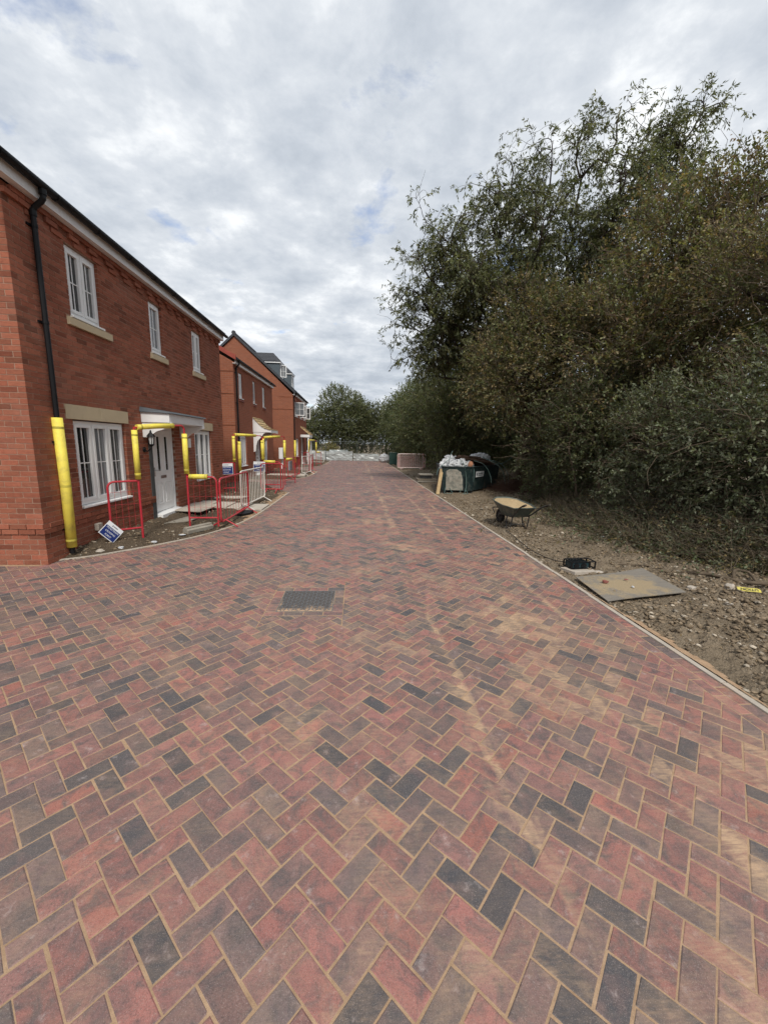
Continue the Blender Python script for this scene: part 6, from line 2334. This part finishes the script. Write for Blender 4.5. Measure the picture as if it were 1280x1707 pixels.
# ---- large twisted willow: real branching, open crown against the sky
def willow():
    base = Vector((7.5, 18.4, 0))
    t = thing('willow_tree', tuple(base), 'tall open-crowned twisted willow rising above the hedge', 'tree', 'trees along the right-hand verge')
    r_ = random.Random(42)
    tm, bm_ = MB(), MB()
    fork = base + Vector((0.25, -0.2, 3.0))
    limb(tm, base + Vector((0, 0, -0.2)), fork, 0.19, 0.14, 3, 0.05, 8, 9)
    limb(tm, base + Vector((0.22, 0.1, -0.2)), fork + Vector((0.6, 0.3, 0.6)), 0.12, 0.09, 4, 0.06, 8, 8)
    tm.build('trunk', 'bark', t, smooth=True)
    targets = [(2.9, 16.6, 7.4), (2.6, 18.2, 5.6), (3.1, 17.0, 9.2), (3.9, 16.6, 10.3), (4.9, 16.4, 11.2), (5.9, 16.8, 12.2), (7.1, 16.2, 12.6), (8.4, 16.6, 13.6), (9.7, 16.4, 14.4), (10.6, 15.6, 12.6), (11.6, 15.5, 12.6), (12.0, 15.2, 13.6), (6.4, 14.8, 9.6), (8.8, 14.2, 10.6), (4.4, 15.6, 7.6), (10.8, 14.2, 10.6), (3.2, 19.5, 8.2), (5.2, 17.5, 8.8), (7.8, 17.8, 10.4), (6.6, 16.0, 10.6), (3.6, 17.8, 7.0), (9.4, 15.2, 12.0), (2.3, 17.2, 8.0), (2.3, 16.4, 8.8), (3.0, 16.4, 9.8), (2.1, 17.8, 6.9), (3.4, 15.8, 9.0)]
    C, D, S = [], [], []
    def wander(p, d, L_, r0, r1, n, wig, upb=0.03):
        pts = [p.copy()]
        d = d.normalized()
        kink = Vector((0, 0, 0))
        for k in range(n):
            kink = kink * 0.45 + Vector((r_.gauss(0, 1), r_.gauss(0, 1), r_.gauss(0, 0.8))) * wig
            d = (d + kink + Vector((0, 0, upb))).normalized()
            p = p + d * (L_ / n)
            pts.append(p.copy())
        return pts, [r0 + (r1 - r0) * k / n for k in range(n + 1)]
    for ti, tg in enumerate(targets):
        tg = Vector(tg)
        pp = limb(bm_, fork + Vector((r_.uniform(-.2, .5), r_.uniform(-.2, .3), r_.uniform(-0.3, 0.6))), tg, 0.10, 0.022, 100 + ti, 0.10, 16, 6)
        for bi in range(19):
            i0 = r_.randint(6, 16)
            d0 = (pp[min(i0 + 1, 16)] - pp[max(i0 - 1, 0)]).normalized()
            d = (d0 * 0.7 + Vector((r_.gauss(0, .8), r_.gauss(0, .8), r_.gauss(0.25, .5)))).normalized()
            L2 = r_.uniform(0.9, 2.1) * (1.15 if i0 < 12 else 0.8)
            p2, r2 = wander(pp[i0], d, L2, 0.024, 0.007, 9, 0.34, 0.03)
            bm_.tube(p2, r2, 4, caps=False)
            for ci in range(8):
                j0 = r_.randint(2, 9)
                d1 = (p2[min(j0 + 1, 9)] - p2[max(j0 - 1, 0)]).normalized()
                dd = (d1 * 0.6 + Vector((r_.gauss(0, .8), r_.gauss(0, .8), r_.gauss(0.05, .6)))).normalized()
                p3, r3 = wander(p2[j0], dd, r_.uniform(0.5, 1.15), 0.009, 0.003, 6, 0.42, 0.0)
                bm_.tube(p3, r3, 3, caps=False)
                if r_.random() < 0.10:
                    continue            # bare twig
                for q in (2, 3, 4, 5, 6):
                    if r_.random() < 0.8:
                        C.append(p3[q])
                        D.append((p3[q] - p3[q - 1]).normalized() + Vector((r_.gauss(0, .6), r_.gauss(0, .6), -0.35 + r_.gauss(0, .3))))
                        S.append(r_.uniform(0.12, 0.34))
    bm_.build('branches', 'bark_dark', t)
    C, D, S = np.array([tuple(q) for q in C]), unit(np.array([tuple(q) for q in D])), np.array(S)
    V, F, c = leaf_arrays(C, D, 9, S, 0.145, 0.040, OLIVE, 0.35, 0.6, 0.4)
    np_mesh('crown', V, F, 'leaf', t, c)
willow()

bush('hawthorn_tree', (9.0, 10.8), [(9.3, 10.6, 5.4, 3.0, 2.6, 3.2), (7.4, 10.6, 4.0, 2.0, 2.0, 2.5), (10.6, 10.2, 7.2, 2.4, 2.2, 2.2), (8.6, 11.0, 7.0, 1.8, 1.8, 1.8)],
     'russet brown twiggy hawthorn filling the right skyline', 'tree', RUSSET + OLIVE[:2], 10500, 9, 0.084, 0.049, 0.40, 21, 0.16, twigs=0.5, tr=0.0055, gap=0.50, droop=0.15, limbs=9, gf=1.5, whips=150)
bush('hawthorn_tree', (8.9, 7.2), [(9.0, 7.2, 3.9, 2.3, 2.0, 3.1), (7.9, 7.8, 5.0, 1.4, 1.4, 1.7)],
     'brown leaved hawthorn at the right edge behind the grey shrub', 'tree', RUSSET + OLIVE[:2], 6000, 9, 0.060, 0.035, 0.36, 22, 0.13, twigs=0.5, tr=0.005, gap=0.50, limbs=8, gf=1.7, whips=90)
bush('hawthorn_tree', (7.4, 14.2), [(7.3, 14.2, 4.6, 2.5, 2.2, 2.6), (5.6, 14.6, 4.2, 1.7, 1.8, 2.0), (8.8, 13.6, 6.2, 1.9, 1.8, 1.7), (6.2, 15.0, 6.4, 1.6, 1.6, 1.5)],
     'olive brown hawthorn arching over the earth behind the wheelbarrow', 'tree', RUSSET[:3] + OLIVE[:2], 8200, 9, 0.086, 0.050, 0.42, 23, 0.14, twigs=0.5, tr=0.006, gap=0.50, limbs=9, gf=1.5, whips=130)
bush('sallow_shrub', (7.0, 6.4), [(6.95, 6.4, 2.1, 1.35, 1.4, 1.75), (6.35, 7.9, 1.7, 1.1, 1.1, 1.45), (7.6, 5.6, 1.6, 1.2, 1.0, 1.5)],
     'grey green sallow shrub nearest the camera on the right', 'shrub', GREYG, 4800, 11, 0.074, 0.035, 0.34, 24, 0.05, twigs=0.5, tr=0.0045, gap=0.48, gf=1.8, limbs=8, stems=3, whips=70)
bush('ivy_shrub', (6.5, 10.6), [(6.6, 10.6, 2.1, 1.25, 1.2, 1.9), (6.0, 12.2, 1.7, 0.9, 1.0, 1.6)],
     'dark ivy clad shrub with pale bent branches past the undergrowth', 'shrub', DARKG + GREYG[3:], 3600, 10, 0.065, 0.045, 0.30, 25, 0.07, twigs=0.6, tr=0.006, gap=0.46, limbs=7, stems=3, whips=60)
bush('hedge_tree', (9.0, 20.5), [(8.8, 20.5, 2.7, 2.2, 2.2, 2.6), (9.6, 18.2, 3.2, 1.8, 2.0, 2.8), (6.9, 22.0, 3.0, 1.6, 2.0, 2.6)],
     'dark green hedge tree behind the slender willow trunk', 'tree', DARKG, 4200, 9, 0.085, 0.055, 0.42, 26, 0.12, twigs=0.4, tr=0.007, gap=0.40)
bush('hedge_tree', (6.6, 23.0), [(6.1, 22.6, 3.7, 2.5, 2.6, 3.3), (5.2, 21.2, 2.4, 1.5, 1.8, 2.2), (6.8, 24.4, 5.4, 2.0, 2.2, 2.2)],
     'dense dark hedge tree standing behind the green skip', 'tree', DARKG + OLIVE[:1], 6200, 9, 0.095, 0.06, 0.45, 27, 0.15, twigs=0.4, tr=0.007, gap=0.40)
bush('hedge_tree', (6.9, 29.5), [(6.4, 29.5, 4.3, 2.9, 3.2, 4.0), (5.3, 31.5, 3.0, 2.0, 2.4, 2.8), (5.1, 27.4, 2.6, 1.8, 2.0, 2.4)],
     'dense hedge tree overhanging the stacked barriers', 'tree', DARKG + OLIVE[:1], 5600, 9, 0.12, 0.075, 0.5, 28, 0.16, twigs=0.3, tr=0.008, gap=0.40)
bush('hedge_tree', (6.9, 37.5), [(6.3, 37.5, 4.2, 3.1, 3.6, 4.0), (5.2, 40.0, 3.0, 2.1, 2.6, 2.9), (5.6, 34.6, 3.0, 2.2, 2.6, 2.8)],
     'farther hedge tree beside the white bulk bag', 'tree', DARKG + FARG[:1], 4600, 9, 0.15, 0.09, 0.55, 29, 0.16, twigs=0.25, tr=0.009, gap=0.40)
bush('hedge_tree', (7.0, 46.5), [(6.4, 46.5, 4.4, 3.6, 4.0, 4.2), (4.8, 49.5, 3.4, 2.6, 2.6, 3.2)],
     'last hedge tree where the mesh fence meets the wood', 'tree', FARG + DARKG[:2], 3800, 9, 0.18, 0.11, 0.6, 30, 0.16, twigs=0.2, tr=0.01, gap=0.40)
bush('round_tree', (-2.2, 56.5), [(-2.2, 56.5, 5.0, 4.4, 4.0, 4.6), (0.6, 57.5, 3.9, 3.2, 3.0, 3.4), (-4.6, 56.0, 3.4, 2.6, 2.6, 3.0)],
     'rounded green tree beyond the fence at the road end', 'tree', FARG, 7000, 9, 0.19, 0.12, 0.65, 31, 0.2, twigs=0.25, tr=0.011, gap=0.42, group='trees beyond the fence')
bush('round_tree', (4.2, 57.0), [(4.2, 57.0, 4.0, 3.4, 3.4, 3.6), (6.8, 56.0, 4.6, 3.0, 3.0, 4.0)],
     'lower spreading tree beyond the fence on the right', 'tree', FARG, 4600, 9, 0.19, 0.12, 0.65, 32, 0.18, twigs=0.2, tr=0.011, gap=0.42, group='trees beyond the fence')
bush('round_tree', (-7.6, 58.0), [(-7.6, 58.0, 3.6, 3.0, 3.0, 3.3), (-11.0, 59.0, 3.2, 3.0, 3.0, 3.0)],
     'small tree beyond the fence beside the farthest house', 'tree', FARG, 3600, 9, 0.19, 0.12, 0.65, 33, 0.18, twigs=0.2, tr=0.011, gap=0.42, group='trees beyond the fence')
bush('yellow_shrub', (-3.2, 49.0), [(-3.2, 49.0, 0.9, 0.8, 0.6, 0.9)], 'small yellowish shrub behind the mesh fence', 'shrub', [(0.16, 0.13, 0.05), (0.13, 0.12, 0.05)], 350, 9, 0.13, 0.07, 0.35, 34, 0.03, twigs=0.3, tr=0.008, group='trees beyond the fence')

# ---- foliage mass added behind the hedge to block skylight; low trees past the fence
wl = []
rw = random.Random(77)
for k in range(24):
    y = 2.0 + k * 2.6
    wl.append((rw.uniform(12.0, 14.5), y, rw.uniform(2.4, 3.6), 2.6, 2.4, rw.uniform(2.8, 3.8)))
    wl.append((rw.uniform(10.5, 11.6), y + 1, 1.6, 1.8, 1.8, 1.8))
for k in range(16):
    wl.append((-16 + k * 2.4, 60 + rw.uniform(-1, 1), 2.0, 2.4, 1.6, 2.6))
for k in range(13):
    wl.append((-9.5 + k * 1.5, 52.5 + rw.uniform(-0.6, 0.6), 1.0, 1.3, 1.0, 1.5))
P, D = lobe_points(wl, 23000, 91, 0.36, 0.4)
V, F, c = leaf_arrays(P, D, 6, 0.5, 0.22, 0.15, DARKG, 0.1)
o = np_mesh('woodland', V, F, 'leaf', None, c)
o['kind'] = 'stuff'
o['label'] = 'dark unbroken wood standing behind the hedge trees'
o['category'] = 'wood'

# ---- undergrowth along the hedge foot
foot = [(7.2, 4.4), (6.3, 5.3), (5.55, 6.4), (5.35, 7.6), (5.35, 8.8), (5.65, 10.2), (6.1, 11.6), (6.6, 13.2)]
P, D = [], []
for k in range(8200):
    t_ = random.random() * (len(foot) - 1)
    i = int(t_)
    q = lerp(foot[i], foot[i + 1], t_ - i)
    off = abs(random.gauss(0, 0.6)) - 0.3 - (random.expovariate(2.5) if random.random() < 0.12 else 0)
    x, y = q[0] + off, q[1] + random.uniform(-0.3, 0.3)
    top = 0.12 + 0.7 * min(1, max(0, off + 0.2) / 0.8) * (0.6 + 0.8 * float(vn2(np.array([x * 1.7]), np.array([y * 1.7]), 5)[0]))
    z = vz(x, y) + random.uniform(0.0, 1.0) * top
    P.append((x, y, z))
    D.append((random.gauss(-0.35, 0.6), random.gauss(-0.2, 0.6), random.uniform(-0.2, 0.8)))
P, D = np.array(P), unit(np.array(D))
V, F, c = leaf_arrays(P, D, 6, 0.24, 0.062, 0.032, GREYG + DARKG[:1] + RUSSET[:2], 0.25)
o = np_mesh('undergrowth', V, F, 'leaf', None, c)
o['kind'] = 'stuff'
o['label'] = 'low grey green bramble and creeping plants along the hedge foot'
o['category'] = 'undergrowth'
Vt, Ft = twig_tubes(P, D, 0.45, 0.004, frac=0.7)
o = np_mesh('dead_stems', Vt, Ft, 'twig')
o['kind'] = 'stuff'
o['label'] = 'tangle of dry stems in the undergrowth'
o['category'] = 'stems'
# leaf litter on the earth near the hedge
n = 9000
x = EDGE_R + 0.3 + np.abs(RNG.normal(2.6, 1.3, n))
y = 3.0 + RNG.uniform(0, 1, n) ** 1.4 * 18
P = np.stack([x, y, verge_h(x, y) + 0.012], -1)
D = unit(np.stack([RNG.normal(0, 1, n), RNG.normal(0, 1, n), RNG.normal(0, 0.15, n)], -1))
V, F, c = leaf_arrays(P, D, 1, 0.02, 0.045, 0.022, [(0.15, 0.105, 0.06), (0.11, 0.08, 0.05), (0.19, 0.14, 0.085)], 0.0, 0.3, 2.0)
o = np_mesh('leaf_litter', V, F, 'leaf', None, c)
o['kind'] = 'stuff'
o['label'] = 'dry fallen leaves scattered over the earth near the hedge'
o['category'] = 'leaves'
# pale bare branches bending out of the hedge
def bare(name, pts, r0, r1, lab):
    mb = MB()
    pp = rounded([Vector(q) for q in pts], 0.4, 5)
    mb.tube(pp, [r0 + (r1 - r0) * k / (len(pp) - 1) for k in range(len(pp))], 7)
    tag(mb.build(name, 'bark', smooth=True), lab, 'branch')
bare('bare_branch', [(6.4, 9.6, 0.1), (5.9, 9.4, 1.3), (6.2, 9.0, 1.9), (6.6, 8.6, 2.35), (7.4, 8.4, 2.55)], 0.035, 0.02, 'pale bent bare branch crossing the ivy clad shrub')
bare('bare_branch', [(6.0, 10.2, 0.1), (5.75, 10.0, 1.0), (5.5, 10.2, 2.0), (5.9, 10.0, 2.9)], 0.03, 0.012, 'thin upright bare branch left of the bent one')
bare('bare_branch', [(5.9, 11.4, 2.4), (6.3, 11.0, 3.0), (6.9, 10.7, 3.3), (7.5, 10.4, 3.9)], 0.02, 0.008, 'pale twig arching upward through the dark gap')

# heap of dry brush between the skip and the hedge
n = 900
P = np.stack([RNG.normal(6.5, 0.55, n), RNG.normal(15.6, 0.7, n), np.zeros(n)], -1)
P[:, 2] = verge_h(P[:, 0], P[:, 1]) + np.abs(RNG.normal(0, 0.22, n)) * np.exp(-((P[:, 0] - 6.5) ** 2 + (P[:, 1] - 15.6) ** 2))
D = unit(np.stack([RNG.normal(0, 1, n), RNG.normal(0, 1, n), RNG.normal(0.1, 0.35, n)], -1))
Vt, Ft = twig_tubes(P, D, 0.45, 0.006, frac=1.0)
o = np_mesh('brush_heap', Vt, Ft, 'rusty_brown')
o['kind'] = 'stuff'
o['label'] = 'low heap of dry brown brushwood between the skip and the trees'
o['category'] = 'brushwood'
